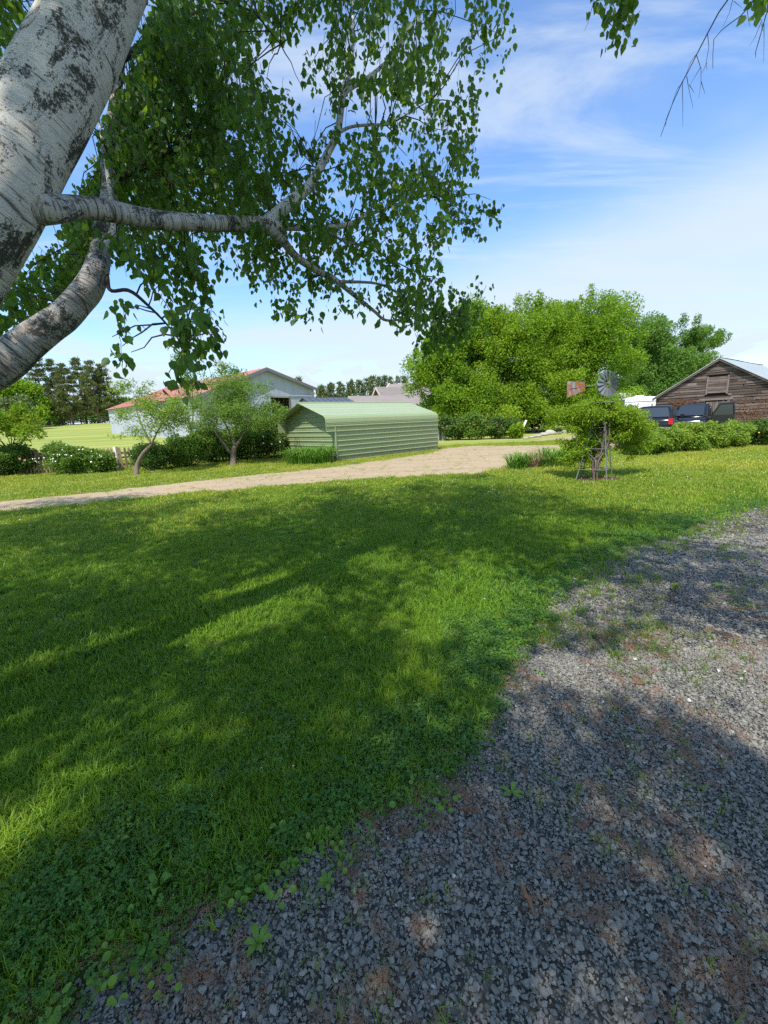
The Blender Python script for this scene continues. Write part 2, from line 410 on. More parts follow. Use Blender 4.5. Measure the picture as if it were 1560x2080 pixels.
def soil_mat():
    s = NT("lawn_soil"); p = s.coord("World")
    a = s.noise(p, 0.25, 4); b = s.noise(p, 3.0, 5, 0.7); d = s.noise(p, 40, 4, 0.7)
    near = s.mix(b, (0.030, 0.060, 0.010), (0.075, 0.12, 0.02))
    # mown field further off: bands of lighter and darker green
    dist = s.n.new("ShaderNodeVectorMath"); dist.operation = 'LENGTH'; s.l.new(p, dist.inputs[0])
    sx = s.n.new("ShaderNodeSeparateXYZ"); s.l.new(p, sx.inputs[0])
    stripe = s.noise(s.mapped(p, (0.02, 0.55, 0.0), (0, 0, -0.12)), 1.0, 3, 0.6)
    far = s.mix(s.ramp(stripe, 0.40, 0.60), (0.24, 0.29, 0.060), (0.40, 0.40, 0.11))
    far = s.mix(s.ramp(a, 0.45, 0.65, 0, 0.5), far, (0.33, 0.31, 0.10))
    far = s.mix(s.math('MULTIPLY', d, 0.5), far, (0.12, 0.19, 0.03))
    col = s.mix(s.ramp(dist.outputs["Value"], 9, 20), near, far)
    return s.finish(s.bsdf(col, 0.95, s.bump(d, 0.5, 0.03), spec=0.1))
M_soil = soil_mat()
def dirt_mat():
    s = NT("dirt_drive"); p = s.coord("World")
    a = s.noise(p, 0.8, 5, 0.6); b = s.noise(p, 7, 6, 0.7); g = s.voronoi(p, 28)
    col = s.mix(b, (0.35, 0.255, 0.155), (0.50, 0.385, 0.25))
    col = s.mix(s.ramp(a, 0.5, 0.7, 0, 0.6), col, (0.42, 0.36, 0.20))
    col = s.mix(s.ramp(g, 0.0, 0.5, 0.35, 0.0), col, (0.22, 0.19, 0.16))
    col = s.mix(s.ramp(s.noise(s.mapped(p, (0.25, 1.6, 1), (0, 0, -0.45)), 1.0, 4, 0.6), 0.45, 0.62, 0, 0.5), col, (0.30, 0.25, 0.15))
    return s.finish(s.bsdf(col, 0.95, s.bump(s.math('ADD', b, g), 0.6, 0.03), spec=0.1))
M_dirt = dirt_mat()
def fines_mat():
    s = NT("gravel_fines"); p = s.coord("World")
    v = s.voronoi(p, 42, "Color"); d = s.voronoi(p, 42)
    col = s.mix(s.math('MULTIPLY', v, 1.0), (0.10, 0.093, 0.075), (0.22, 0.20, 0.16))
    col = s.mix(s.ramp(s.noise(p, 1.6, 5, 0.65), 0.52, 0.72, 0, 0.55), col, (0.25, 0.19, 0.135))
    col = s.mix(s.ramp(d, 0.35, 0.6), col, (0.06, 0.055, 0.047))
    return s.finish(s.bsdf(col, 0.9, s.bump(d, 1.0, 0.015), spec=0.2))
M_fines = fines_mat()
M_mulch = plain("bark_mulch", (0.10, 0.05, 0.035), 0.95, 0.6, 30, 0.8)

def metal_mat(name, c, rough=0.45, var=0.12, streak=0.0, sc=(0.0, 0.0, 0.0)):
    s = NT(name); p = s.coord("World")
    n1 = s.noise(p, 0.9, 4, 0.6)
    col = s.mix(n1, tuple(v * (1 - var) for v in c), tuple(min(1, v * (1 + var)) for v in c))
    if streak:
        st = s.noise(s.mapped(p, (5, 5, 0.35)), 1.6, 5, 0.7)
        col = s.mix(s.ramp(st, 0.55, 0.72, 0, streak), col, sc)
    col = s.mix(s.math('MULTIPLY', s.rand(), 0.22), col, tuple(v * 0.72 for v in c))
    zz = s.n.new("ShaderNodeSeparateXYZ"); s.l.new(p, zz.inputs[0])
    splash = s.math('MULTIPLY', s.ramp(zz.outputs[2], 0.0, 0.45, 1.0, 0.0), s.noise(s.mapped(p, (6, 6, 1.5)), 1.5, 5, 0.7))
    col = s.mix(splash, col, (0.22, 0.17, 0.11))
    run = s.noise(s.mapped(p, (7, 7, 0.5)), 1.3, 5, 0.75)
    col = s.mix(s.ramp(run, 0.52, 0.80, 0, 0.35), col, tuple(v * 0.6 for v in c))
    return s.finish(s.bsdf(col, rough, spec=0.3))
M_green = metal_mat("green_painted_steel", (0.285, 0.345, 0.180), 0.45, 0.07)
M_greenroof = metal_mat("green_painted_steel_roof", (0.325, 0.385, 0.225), 0.45, 0.07)
M_whitesteel = metal_mat("weathered_white_siding", (0.42, 0.445, 0.48), 0.6, 0.10, 0.8, (0.22, 0.21, 0.21))
M_redroof = metal_mat("rusty_red_roof", (0.52, 0.22, 0.16), 0.6, 0.2, 0.7, (0.62, 0.40, 0.33))
M_greytrim = metal_mat("grey_trim", (0.17, 0.18, 0.20), 0.5)
M_darkroof = metal_mat("dark_metal_roof", (0.085, 0.09, 0.11), 0.4)
M_tin = metal_mat("galvanised_roof", (0.42, 0.46, 0.47), 0.45, 0.12, 0.4, (0.30, 0.31, 0.30))
M_galv = metal_mat("galvanised_steel", (0.155, 0.162, 0.175), 0.45, 0.25)
M_interior_shade = plain("interior_shade", (0.02, 0.018, 0.016), 0.9)  # near-black colour carries the shade inside the barns
def wood_mat(name, c0, c1, grain=(1, 1, 18)):
    s = NT(name); p = s.coord("World")
    g = s.noise(s.mapped(p, grain), 1.8, 7, 0.72, 0.4); b = s.noise(p, 1.1, 4, 0.6)
    col = s.mix(s.ramp(g, 0.3, 0.7), c0, c1)
    col = s.mix(s.ramp(b, 0.5, 0.75, 0, 0.6), col, tuple(v * 0.45 for v in c0))
    col = s.mix(s.math('MULTIPLY', s.rand(), 0.8), col, tuple(v * 0.55 for v in c0))
    return s.finish(s.bsdf(col, 0.9, s.bump(g, 0.8, 0.02), spec=0.12))
M_plank = wood_mat("weathered_plank", (0.075, 0.050, 0.040), (0.34, 0.265, 0.225), (0.6, 0.6, 22))
M_plankv = wood_mat("weathered_upright_plank", (0.16, 0.12, 0.10), (0.34, 0.28, 0.24), (12, 12, 0.5))
M_picket = wood_mat("weathered_picket", (0.30, 0.22, 0.12), (0.50, 0.40, 0.25), (10, 10, 0.5))
M_rail = wood_mat("grey_rail", (0.10, 0.09, 0.08), (0.20, 0.18, 0.165), (0.6, 0.6, 12))
M_shingle = plain("asphalt_shingle", (0.25, 0.215, 0.195), 0.9, 0.25, 2.2, 0.3)
M_brick = plain("brick_gable", (0.36, 0.20, 0.16), 0.9, 0.25, 3)
M_cream = plain("cream_trim", (0.55, 0.46, 0.36), 0.7, 0.1)
M_block = plain("concrete_block", (0.44, 0.44, 0.41), 0.9, 0.3, 6, 0.3)
M_white = plain("white_gelcoat", (0.78, 0.78, 0.80), 0.35, 0.04, 1.0)
M_whitepost = plain("white_paint", (0.75, 0.74, 0.72), 0.6, 0.06)
M_grey = plain("grey_plastic", (0.22, 0.23, 0.24), 0.5, 0.1)
M_rock = plain("field_stone", (0.38, 0.34, 0.29), 0.9, 0.35, 3.5, 0.5)
M_deadvine = leaf_mat("dead_vine", (0.24, 0.12, 0.07), (0.36, 0.22, 0.14), (0.3, 0.2, 0.1), 0.1)
s = NT("black_car_paint"); M_paint = s.finish(s.bsdf((0.008, 0.009, 0.012), 0.2, spec=0.6))
s = NT("car_glass"); M_glass = s.finish(s.bsdf((0.025, 0.032, 0.038), 0.06, spec=0.8))
s = NT("red_lens"); M_redlens = s.finish(s.bsdf((0.55, 0.015, 0.02), 0.2, spec=0.6))
s = NT("chrome"); M_chrome = s.finish(s.bsdf((0.6, 0.6, 0.62), 0.15, metallic=1.0))
s = NT("tyre_rubber"); M_tyre = s.finish(s.bsdf((0.02, 0.02, 0.02), 0.8))
s = NT("rusty_vane"); p_ = s.coord("World")
rf = s.noise(s.mapped(p_, (1, 1, 0.5)), 7, 6, 0.65, 0.5)
M_rust = s.finish(s.bsdf(s.mix(s.ramp(rf, 0.40, 0.58), (0.30, 0.33, 0.36), s.mix(s.noise(p_, 40, 4), (0.26, 0.07, 0.025), (0.42, 0.17, 0.06))), 0.75))

# ================================================================== THE SETTING
# ---- ground sheet
ax = np.concatenate([-np.geomspace(900, 30, 22), np.linspace(-28, 28, 57), np.geomspace(30, 900, 22)])
ay = np.concatenate([np.array([-900, -300, -100, -40]), np.linspace(-20, 100, 121), np.geomspace(104, 1500, 24)])
GX, GY = np.meshgrid(ax, ay)
GZ = land(GX, GY)
nx, ny = len(ax), len(ay)
i_, j_ = np.meshgrid(np.arange(nx - 1), np.arange(ny - 1))
q_ = (j_ * nx + i_).ravel()
ground_o = meshnp("ground", np.stack([GX.ravel(), GY.ravel(), GZ.ravel()], 1), np.stack([q_, q_ + 1, q_ + nx + 1, q_ + nx], 1), M_soil, None, True)
tag(ground_o, "mown green lawn and field around the yard", kind='structure')

def ragged(pts, amp, step, seed):
    """polyline with small irregular wobble"""
    r = np.random.default_rng(seed); out = []
    for a, b in zip(pts[:-1], pts[1:]):
        a = np.array(a, float); b = np.array(b, float); L = np.linalg.norm(b - a); k = max(1, int(L / step))
        for i in range(k):
            p = a + (b - a) * i / k; out.append(p + r.normal(0, amp, 2) * (1 if i else 0.5))
    out.append(np.array(pts[-1], float)); return [tuple(p) for p in out]
def sheet(name, poly, z, mat, label):
    bm = bmesh.new(); vs = [bm.verts.new((p[0], p[1], z)) for p in poly]; bm.faces.new(vs)
    bmesh.ops.triangulate(bm, faces=bm.faces[:]); me = bpy.data.meshes.new(name)
    bmesh.ops.recalc_face_normals(bm, faces=bm.faces[:])
    if bm.faces[0].normal.z < 0: bmesh.ops.reverse_faces(bm, faces=bm.faces[:])
    bm.to_mesh(me); bm.free()
    return tag(link(name, me, None, mat), label, kind='structure')
g2 = lambda px, py: tuple(ground(px, py)[:2])
# grey slate gravel drive, lower right
edge_px = [(140, 2060), (230, 1975), (330, 1900), (420, 1845), (520, 1790), (600, 1740), (680, 1690), (760, 1650), (850, 1600), (915, 1540),
           (965, 1470), (1010, 1400), (1050, 1340), (1085, 1270), (1110, 1220), (1160, 1180), (1220, 1140), (1280, 1112), (1340, 1098),
           (1400, 1072), (1450, 1048), (1510, 1037), (1560, 1028)]
edge = [g2(*p) for p in edge_px]
edge = [(-2.6, -0.6), (-1.7, 0.35)] + edge + [(9.5, 7.8), (16, 8.6)]
GRAVEL = ragged(edge, 0.035, 0.12, 3)
gravel_poly = GRAVEL + [(16, -6), (-2.6, -6)]
sheet("gravel_drive", gravel_poly, 0.004, M_fines, "grey slate gravel drive in the foreground")
# tan dirt drive that sweeps past the green shed
low = [(-300, 1085), (0, 1042), (200, 1021), (400, 1002), (560, 990), (700, 977), (850, 969), (980, 962), (1032, 950), (1060, 935), (1100, 922), (1160, 914), (1300, 908)]
upp = [(1300, 899), (1180, 903), (1080, 905), (960, 906), (905, 910), (870, 921), (800, 932), (690, 947), (560, 961), (400, 977), (200, 1000), (0, 1019), (-300, 1052)]
DIRT = ragged([g2(*p) for p in low], 0.06, 0.35, 5) + ragged([g2(*p) for p in upp], 0.06, 0.35, 6)
sheet("dirt_driveway", DIRT, 0.005, M_dirt, "tan dirt driveway curving past the green shed")
# pale path behind the picket fence, and bare ground by the stones
pale = [g2(225, 906), g2(300, 900), g2(330, 897)]
sheet("dirt_patch", ragged([g2(1080, 896), g2(1130, 893), g2(1200, 890), g2(1290, 884), g2(1300, 880), g2(1180, 886), g2(1110, 891)], 0.1, 0.8, 8), 0.006, M_dirt, "bare tan strip of earth by the field stones")
sheet("field_path", [(-17.5, 26.2), (-13, 26.6), (-9.5, 27.6), (-9.5, 28.6), (-13, 27.8), (-17.5, 27.2)], 0.06 + float(land(-13, 27.4)), M_dirt, "pale path crossing the field behind the picket fence")
# mulch round the windmill
MILL = np.array([*g2(1222, 978), 0.0]) + np.array([0.02, 0.28, 0])
sheet("mulch_bed", [(MILL[0] - .05 + .62 * math.cos(a) * (1 + .1 * math.sin(5 * a)), MILL[1] + .5 * math.sin(a) * (1 + .1 * math.cos(4 * a))) for a in np.linspace(0, 2 * np.pi, 30)[:-1]], 0.008, M_mulch, "dark bark mulch under the garden windmill")

# ================================================================== BUILDINGS
Z = np.array([0, 0, 1.0])
def course(mb, P0a, P1a, P0b, P1b, nrm, rib=0.045, minor=True):
    """one ribbed sheet strip: low edge P0a-P1a, high edge P0b-P1b, ribs stand out along nrm"""
    P0a, P1a, P0b, P1b, nrm = (np.asarray(q, float) for q in (P0a, P1a, P0b, P1b, nrm))
    prof = [(0.0, 0), (0.03, rib), (0.11, rib), (0.17, 0)]
    if minor: prof += [(0.42, 0), (0.45, rib * .3), (0.49, rib * .3), (0.52, 0), (0.70, 0), (0.73, rib * .3), (0.77, rib * .3), (0.80, 0)]
    prof += [(1.0, 0)]
    A = [P0a + (P0b - P0a) * t + nrm * o for t, o in prof]; B = [P1a + (P1b - P1a) * t + nrm * o for t, o in prof]
    n = len(prof); back = -0.006
    A2 = [P0a + nrm * back, P0b + nrm * back]; B2 = [P1a + nrm * back, P1b + nrm * back]
    vs = A + B + A2 + B2
    fs = [(i, n + i, n + i + 1, i + 1) for i in range(n - 1)]
    fs += [(2 * n, 2 * n + 1, 2 * n + 3, 2 * n + 2), (0, 2 * n, 2 * n + 2, n), (n - 1, 2 * n - 1, 2 * n + 3, 2 * n + 1)]
    fs += [tuple([2 * n] + list(range(n)) + [2 * n + 1]), tuple([2 * n + 3] + list(range(2 * n - 1, n - 1, -1)) + [2 * n + 2])]
    mb.add(vs, fs)

# ---- green steel shed
SA = np.array([*g2(685, 938), 0]); SB = np.array([*g2(890, 914), 0])
sv = (SB - SA) / np.linalg.norm(SB - SA); SL = np.linalg.norm(SB - SA); sw = np.array([-sv[1], sv[0], 0]); SW = 4.2; SN = -sw
shed = thing("metal_shed", SA + sv * SL / 2 + sw * SW / 2, "light green ribbed steel shed with a rounded eave beside the dirt drive", "shed")
EAVE, RIDGE = 1.86, 2.62
k = 8; zs = np.linspace(0.02, EAVE - 0.12, k + 1)
OVER = 0.48
for i in range(k):
    s0 = -OVER if i >= k - 2 else 0.0
    mb = MB(); mb2 = MB()
    off = SN * (0.012 if i >= k - 2 else 0)
    course(mb, SA + sv * s0 + Z * zs[i] + off, SA + sv * SL + Z * zs[i] + off, SA + sv * s0 + Z * (zs[i + 1] - .001) + off, SA + sv * SL + Z * (zs[i + 1] - .001) + off, SN)
    mb.build("side_panel", M_green, shed)
    b0 = SA + sw * SW
    course(mb2, b0 + sv * s0 + Z * zs[i] - off, b0 + sv * SL + Z * zs[i] - off, b0 + sv * s0 + Z * (zs[i + 1] - .001) - off, b0 + sv * SL + Z * (zs[i + 1] - .001) - off, sw)
    mb2.build("side_panel", M_green, shed)
# rounded eave and roof courses: cross-section points (across, height)
def section(side):
    pts = [(-.012, EAVE - 0.12), (0.005, EAVE), (0.06, EAVE + 0.085), (0.16, EAVE + 0.135)]
    for t in np.linspace(0, 1, 6)[1:]:
        pts.append((0.16 + (SW / 2 - 0.16) * t, EAVE + 0.135 + (RIDGE - EAVE - 0.135) * t))
    return [(p if side == 0 else (SW - p[0], p[1])) for p in pts]
for side in (0, 1):
    pts = section(side)
    eave_mb = MB(); prof = pts[:4]
    for a, b in zip(prof[:-1], prof[1:]):
        d = np.array([b[0] - a[0], b[1] - a[1]]); nn = np.array([-d[1], d[0]]) / np.linalg.norm(d)
        if side: nn = -nn
        P = lambda q, s_: SA + sv * s_ + sw * q[0] + Z * q[1]
        n3 = sw * nn[0] + Z * nn[1]
        vs = [P(a, -OVER), P(a, SL + .03), P(b, SL + .03), P(b, -OVER)]
        eave_mb.add(vs + [v - n3 * .008 for v in vs], [(0, 1, 2, 3), (7, 6, 5, 4), (0, 4, 5, 1), (2, 6, 7, 3), (0, 3, 7, 4), (1, 5, 6, 2)])
    eave_mb.build("eave_bend", M_green, shed)
    for a, b in zip(pts[3:-1], pts[4:]):
        d = np.array([b[0] - a[0], b[1] - a[1]]); nn = np.array([-d[1], d[0]]) / np.linalg.norm(d)
        if side: nn = -nn
        n3 = sw * nn[0] + Z * nn[1]; mb = MB()
        course(mb, SA - sv * OVER + sw * a[0] + Z * a[1], SA + sv * (SL + .03) + sw * a[0] + Z * a[1], SA - sv * OVER + sw * b[0] + Z * b[1], SA + sv * (SL + .03) + sw * b[0] + Z * b[1], n3, 0.014)
        mb.build("roof_panel", M_greenroof, shed)
mb = MB(); mb.tube([SA - sv * OVER + sw * SW / 2 + Z * (RIDGE + .012), SA + sv * (SL + .03) + sw * SW / 2 + Z * (RIDGE + .012)], .045, 6); mb.build("ridge_cap", M_greenroof, shed)
# end walls
def half_at(z):
    if z <= EAVE - .12: return 0.0
    if z <= EAVE + .135: return 0.16 * (z - EAVE + .12) / .255
    return 0.16 + (SW / 2 - 0.16) * (z - EAVE - .135) / (RIDGE - EAVE - .135)
for base, nrm in ((SA, -sv), (SA + sv * SL, sv)):
    zz = np.linspace(0.02, RIDGE - .03, 13)
    for z0, z1 in zip(zz[:-1], zz[1:]):
        h0, h1 = half_at(z0) + .012, half_at(z1) + .012
        mb = MB(); course(mb, base + sw * h0 + Z * z0, base + sw * (SW - h0) + Z * z0, base + sw * h1 + Z * (z1 - .001), base + sw * (SW - h1) + Z * (z1 - .001), nrm, 0.04)
        mb.build("end_panel", M_green, shed)
mb = MB(); mb.box(SA + Z * .8 - sv * .02 + SN * .03, (.05, .05, 1.56), sv, sw); mb.build("corner_trim", M_green, shed)

# ---- generic gabled building out of slabs
def frame(M, ang):
    """M: middle of the gable foot; ang: heading of the ridge (from +y towards +x)"""
    v = np.array([math.sin(ang), math.cos(ang), 0]); u = np.array([v[1], -v[0], 0])
    return v, u

# ---- white pole barn with red roof
BM = np.array([-10.9, 42.0, 0]); BANG = math.radians(-49); BW, BL = 11.8, 22.8
bv, bu = frame(BM, BANG); BG = float(land(-12, 42)) - 0.1
BM = BM + Z * BG
BEAVE, BPEAK = 5.45 - BG, 7.12 - BG
BWL, BEL = 7.0, 4.5 - BG       # the near slope is longer and comes lower
barn = thing("pole_barn", BM + bv * BL / 2, "long white metal barn with a rust red roof and open sliding door", "barn")
def gable_z(x): return BEAVE + (BPEAK - BEAVE) * (1 - x / (BW / 2)) if x > 0 else BEL + (BPEAK - BEL) * (1 + x / BWL)
step = 0.92; xs = np.arange(-BWL, BW / 2 - .01, step)
door_x0, door_x1, door_h = 0.4, 3.0, 3.55
for x0 in xs:
    x1 = min(x0 + step - .012, BW / 2)
    lo_ = door_h if (x0 > door_x0 - .5 and x1 < door_x1 + .9) else 0.0
    pts = [(x0, lo_), (x1, lo_), (x1, gable_z(x1) - .03)]
    if x0 < 0 < x1: pts.append((0, gable_z(0) - .03))
    pts.append((x0, gable_z(x0) - .03))
    MB().slab(BM, bu, Z, pts, -bv, .04).build("gable_panel", M_whitesteel, barn)
    for rx in (0.3, 0.6):
        pass
for i in range(int(BL / 1.2)):
    s0, s1 = i * 1.2, i * 1.2 + 1.185
    P = BM - bu * BWL
    MB().slab(P, bv, Z, [(s0, 0), (s1, 0), (s1, BEL - .02), (s0, BEL - .02)], -bu, .04).build("side_panel", M_whitesteel, barn)
MB().slab(BM + bu * (BW / 2), bv, Z, [(0, 0), (BL, 0), (BL, BEAVE - .02), (0, BEAVE - .02)], bu, .04).build("far_side_wall", M_whitesteel, barn)
MB().slab(BM + bv * BL, bu, Z, [(-BWL, 0), (BW / 2, 0), (BW / 2, BEAVE), (0, BPEAK), (-BWL, BEL)], bv, .04).build("rear_wall", M_whitesteel, barn)
MB().slab(BM + bv * 6 - bu * 5, bu, Z, [(0, 0), (10, 0), (10, 4), (0, 4)], bv, .05).build("interior_shade_sheet", M_interior_shade, barn)  # black sheet added for the darkness behind the open door
for sgn in (-1, 1):
    hw, dz = (BW / 2, BPEAK - BEAVE) if sgn > 0 else (BWL, BPEAK - BEL); slope = math.hypot(hw, dz) * (1 + .35 / hw)
    e2 = unit(bu * sgn * hw - Z * dz); nn = np.cross(bv, e2); nn = nn * np.sign(nn[2])
    for i in range(int((BL + .6) / 1.1)):
        s0 = -.35 + i * 1.1; s1 = s0 + 1.085
        mb = MB(); mb.slab(BM + Z * (BPEAK + .02), bv, e2, [(s0, 0.0), (s1, 0.0), (s1, slope), (s0, slope)], nn, .03)
        mb.slab(BM + Z * (BPEAK + .02) + nn * .03, bv, e2, [(s0, 0.0), (s0 + .05, 0.0), (s0 + .05, slope), (s0, slope)], nn, .035)
        mb.build("roof_panel", M_redroof, barn)
    mb = MB(); mb.slab(BM + Z * (BPEAK - .24) - bv * .353, bu * sgn, Z, [(0, 0), (0, .27), (hw + .35, .27 - dz * (1 + .35 / hw)), (hw + .35, -dz * (1 + .35 / hw))], -bv, .05)
    mb.build("rake_trim", M_greytrim, barn)
MB().slab(BM - bv * .10, bu, Z, [(2.6, .1), (5.4, .1), (5.4, door_h + .1), (2.6, door_h + .1)], -bv, .05).build("sliding_door", M_whitesteel, barn)
MB().box(BM + bu * 2.8 - bv * .16 + Z * (door_h + .2), (5.4, .12, .14), bu, bv).build("door_track", M_tin, barn)
MB().box(BM + bu * 2.54 - bv * .12 + Z * (door_h / 2), (.14, .12, door_h), bu, bv).build("door_post", M_plankv, barn)
MB().box(BM + bu * 5.45 - bv * .17 + Z * (door_h / 2 + .1), (.1, .05, door_h), bu, bv).build("door_edge", M_tin, barn)

# ---- weathered plank barn on the right
OM = np.array([*at_y(1463, 735.5, 28.6)[:2], 0]); OANG = math.radians(53); OW, OLn = 7.1, 11.0
ov, ou = frame(OM, OANG); OPEAK, OEAVE = 4.72, 2.5
old = thing("plank_barn", OM + ov * OLn / 2, "old brown weathered plank barn with a pale tin roof at right edge", "barn")
def oz(x): return OEAVE + (OPEAK - OEAVE) * (1 - abs(x) / (OW / 2))
def owidth(z): return OW / 2 if z < OEAVE else OW / 2 * (OPEAK - z) / (OPEAK - OEAVE)
z0 = 0.05; r_ = random.Random(4)
while z0 < OPEAK - .12:
    hgt = r_.uniform(.15, .20); z1 = min(z0 + hgt, OPEAK - .02)
    w0, w1 = owidth(z0), owidth(z1)
    cuts = [-w0] + sorted(r_.uniform(-w0 * .7, w0 * .7) for _ in range(2 if w0 > 2 else (1 if w0 > 1 else 0))) + [w0]
    for a, b in zip(cuts[:-1], cuts[1:]):
        if b - a < .1: continue
        # leave the door and loft hatch free
        segs = [(a, b)]
        for dx0, dx1, dz0, dz1 in ((-.55, .75, 0, 2.06), (-.62, .62, 2.52, 3.62)):
            if z0 < dz1 and z1 > dz0:
                ns = []
                for p, q in segs:
                    if p < dx0: ns.append((p, min(q, dx0)))
                    if q > dx1: ns.append((max(p, dx1), q))
                segs = ns
        for p, q in segs:
            if q - p < .05: continue
            t = r_.uniform(-.012, .012); g = r_.uniform(.008, .045); o_ = r_.uniform(0, .05)
            tl, tr = max(p, -w1), min(q, w1)
            if tr - tl < .03: continue
            MB().slab(OM - ov * o_, ou, Z, [(p + .006, z0 + g + t), (q - .006, z0 + g - t), (tr - .006, z1 - t * .5), (tl + .006, z1 + t * .5)], -ov, .026).build("plank", M_plank, old)
    z0 = z1
MB().slab(OM + ov * .06, ou, Z, [(-OW / 2 + .05, 0), (OW / 2 - .05, 0), (OW / 2 - .05, OEAVE - .05), (0, OPEAK - .1), (-OW / 2 + .05, OEAVE - .05)], ov, .05).build("backing", M_interior_shade, old)  # near-black sheet stands for the shade behind the plank gaps
hatch = MB().slab(OM - ov * .01, ou, Z, [(-.60, 2.54), (.60, 2.54), (.60, 3.60), (-.60, 3.60)], ov, .02).build("loft_hatch", M_interior_shade, old)
z0 = 2.55
while z0 < 3.58:
    z1 = min(z0 + r_.uniform(.11, .16), 3.6)
    MB().slab(OM - ov * .012, ou, Z, [(-.52, z0 + .012), (.52, z0 + r_.uniform(0, .02)), (.52, z1), (-.52, z1)], -ov, .03).build("plank", M_plank, hatch)
    z0 = z1
for xa in (-.60, .52):
    MB().slab(OM - ov * .03, ou, Z, [(xa, 2.48), (xa + .1, 2.48), (xa + .1, 3.66), (xa, 3.66)], -ov, .03).build("jamb", M_plankv, hatch)
door = MB().slab(OM - ov * .01, ou, Z, [(-.54, .02), (.74, .02), (.74, 2.05), (-.54, 2.05)], ov, .02).build("door", M_interior_shade, old)
x0 = -.5
while x0 < .7:
    x1 = x0 + r_.uniform(.13, .2)
    MB().slab(OM - ov * .012, ou, Z, [(x0, .03), (min(x1, .7) - .015, .03), (min(x1, .7) - .015, 2.0 + r_.uniform(-.04, .03)), (x0, 2.0 + r_.uniform(-.04, .03))], -ov, .03).build("plank", M_plankv, door)
    x0 = x1
MB().slab(OM - ov * .05, ou, Z, [(.66, 0), (.80, 0), (.80, 2.12), (.66, 2.12)], -ov, .03).build("jamb", M_plankv, door)
MB().slab(OM - ov * .05, ou, Z, [(-.9, 2.09), (.95, 2.09), (.95, 2.22), (-.9, 2.22)], -ov, .03).build("lintel", M_plankv, door)
for sgn in (-1, 1):
    MB().slab(OM + ou * sgn * (OW / 2), ov, Z, [(0, 0), (OLn, 0), (OLn, OEAVE), (0, OEAVE)], ou * sgn, .04).build("side_wall", M_plank, old)
    e2 = unit(ou * sgn * (OW / 2) - Z * (OPEAK - OEAVE)); nn = np.cross(ov, e2); nn = nn * np.sign(nn[2]); sl_ = math.hypot(OW / 2, OPEAK - OEAVE) + .25
    for i in range(18):
        s0 = -.28 + i * .64; mb = MB(); mb.slab(OM + Z * (OPEAK + .03), ov, e2, [(s0, 0.0), (s0 + .632, 0.0), (s0 + .632, sl_), (s0, sl_)], nn, .02)
        for q in (0, .2, .4): mb.slab(OM + Z * (OPEAK + .03) + nn * .02, ov, e2, [(s0 + q, 0.0), (s0 + q + .04, 0), (s0 + q + .04, sl_), (s0 + q, sl_)], nn, .015)
        mb.build("roof_sheet", M_tin, old)
    MB().slab(OM + Z * (OPEAK - .10) - ov * .24, ou * sgn, Z, [(0, 0), (0, .11), (OW / 2 + .2, .11 - (OPEAK - OEAVE) * (1 + .4 / OW)), (OW / 2 + .2, -(OPEAK - OEAVE) * (1 + .4 / OW))], ov, .03).build("rake_board", M_plank, old)
MB().slab(OM + ov * OLn, ou, Z, [(-OW / 2, 0), (OW / 2, 0), (OW / 2, OEAVE), (0, OPEAK), (-OW / 2, OEAVE)], ov, .04).build("rear_wall", M_plank, old)
mb = MB(); mb.tube(spline([OM + Z * (OPEAK + .06) - ov * .2, OM + Z * (OPEAK + .10) + ov * 3, OM + Z * (OPEAK + .07) + ov * 7, OM + Z * (OPEAK + .1) + ov * 11], 12), .03, 5); mb.build("ridge_cable", M_twig, old)
# dead vines on the planks
def dead_vine(x0, x1, z0, z1, n, label):
    o = thing("dead_vine", OM + ou * (x0 + x1) / 2 - ov * .1 , label, "vine", "dead vines on the plank barn")
    mb = MB(); r = random.Random(int(x0 * 100))
    for _ in range(n):
        x = r.uniform(x0, x1); z = r.uniform(0.0, .4) if z0 < .5 else z0 + r.uniform(-.2, .2); pts = []
        for k in range(7):
            pts.append(OM + ou * x + Z * z - ov * (.07 + r.uniform(0, .06)))
            x += r.uniform(-.22, .22); z = min(z + r.uniform(.05, (z1 - z0) / 5), z1 + r.uniform(-.3, .1))
        mb.tube(pts, [.012 - .0012 * k for k in range(7)], 4, False)
    mb.build("stems", M_deadvine, o)
    nl = n * 5; C = OM + ou * rng.uniform(x0, x1, nl)[:, None] + Z * rng.uniform(z0, z1, nl)[:, None] ** 1.0 - ov * rng.uniform(.06, .16, nl)[:, None]
    leaf_mesh("dead_leaves", C, rdir(nl), rdir(nl), rng.uniform(.05, .12, nl), rng.uniform(.03, .08, nl), M_deadvine, o)
dead_vine(-2.7, -1.0, 1.9, 2.3, 26, "rusty dead vine along the planks above the black vehicles")
dead_vine(1.0, 3.2, 0.3, 2.3, 60, "tangle of dry brown vine covering the right of the plank barn")

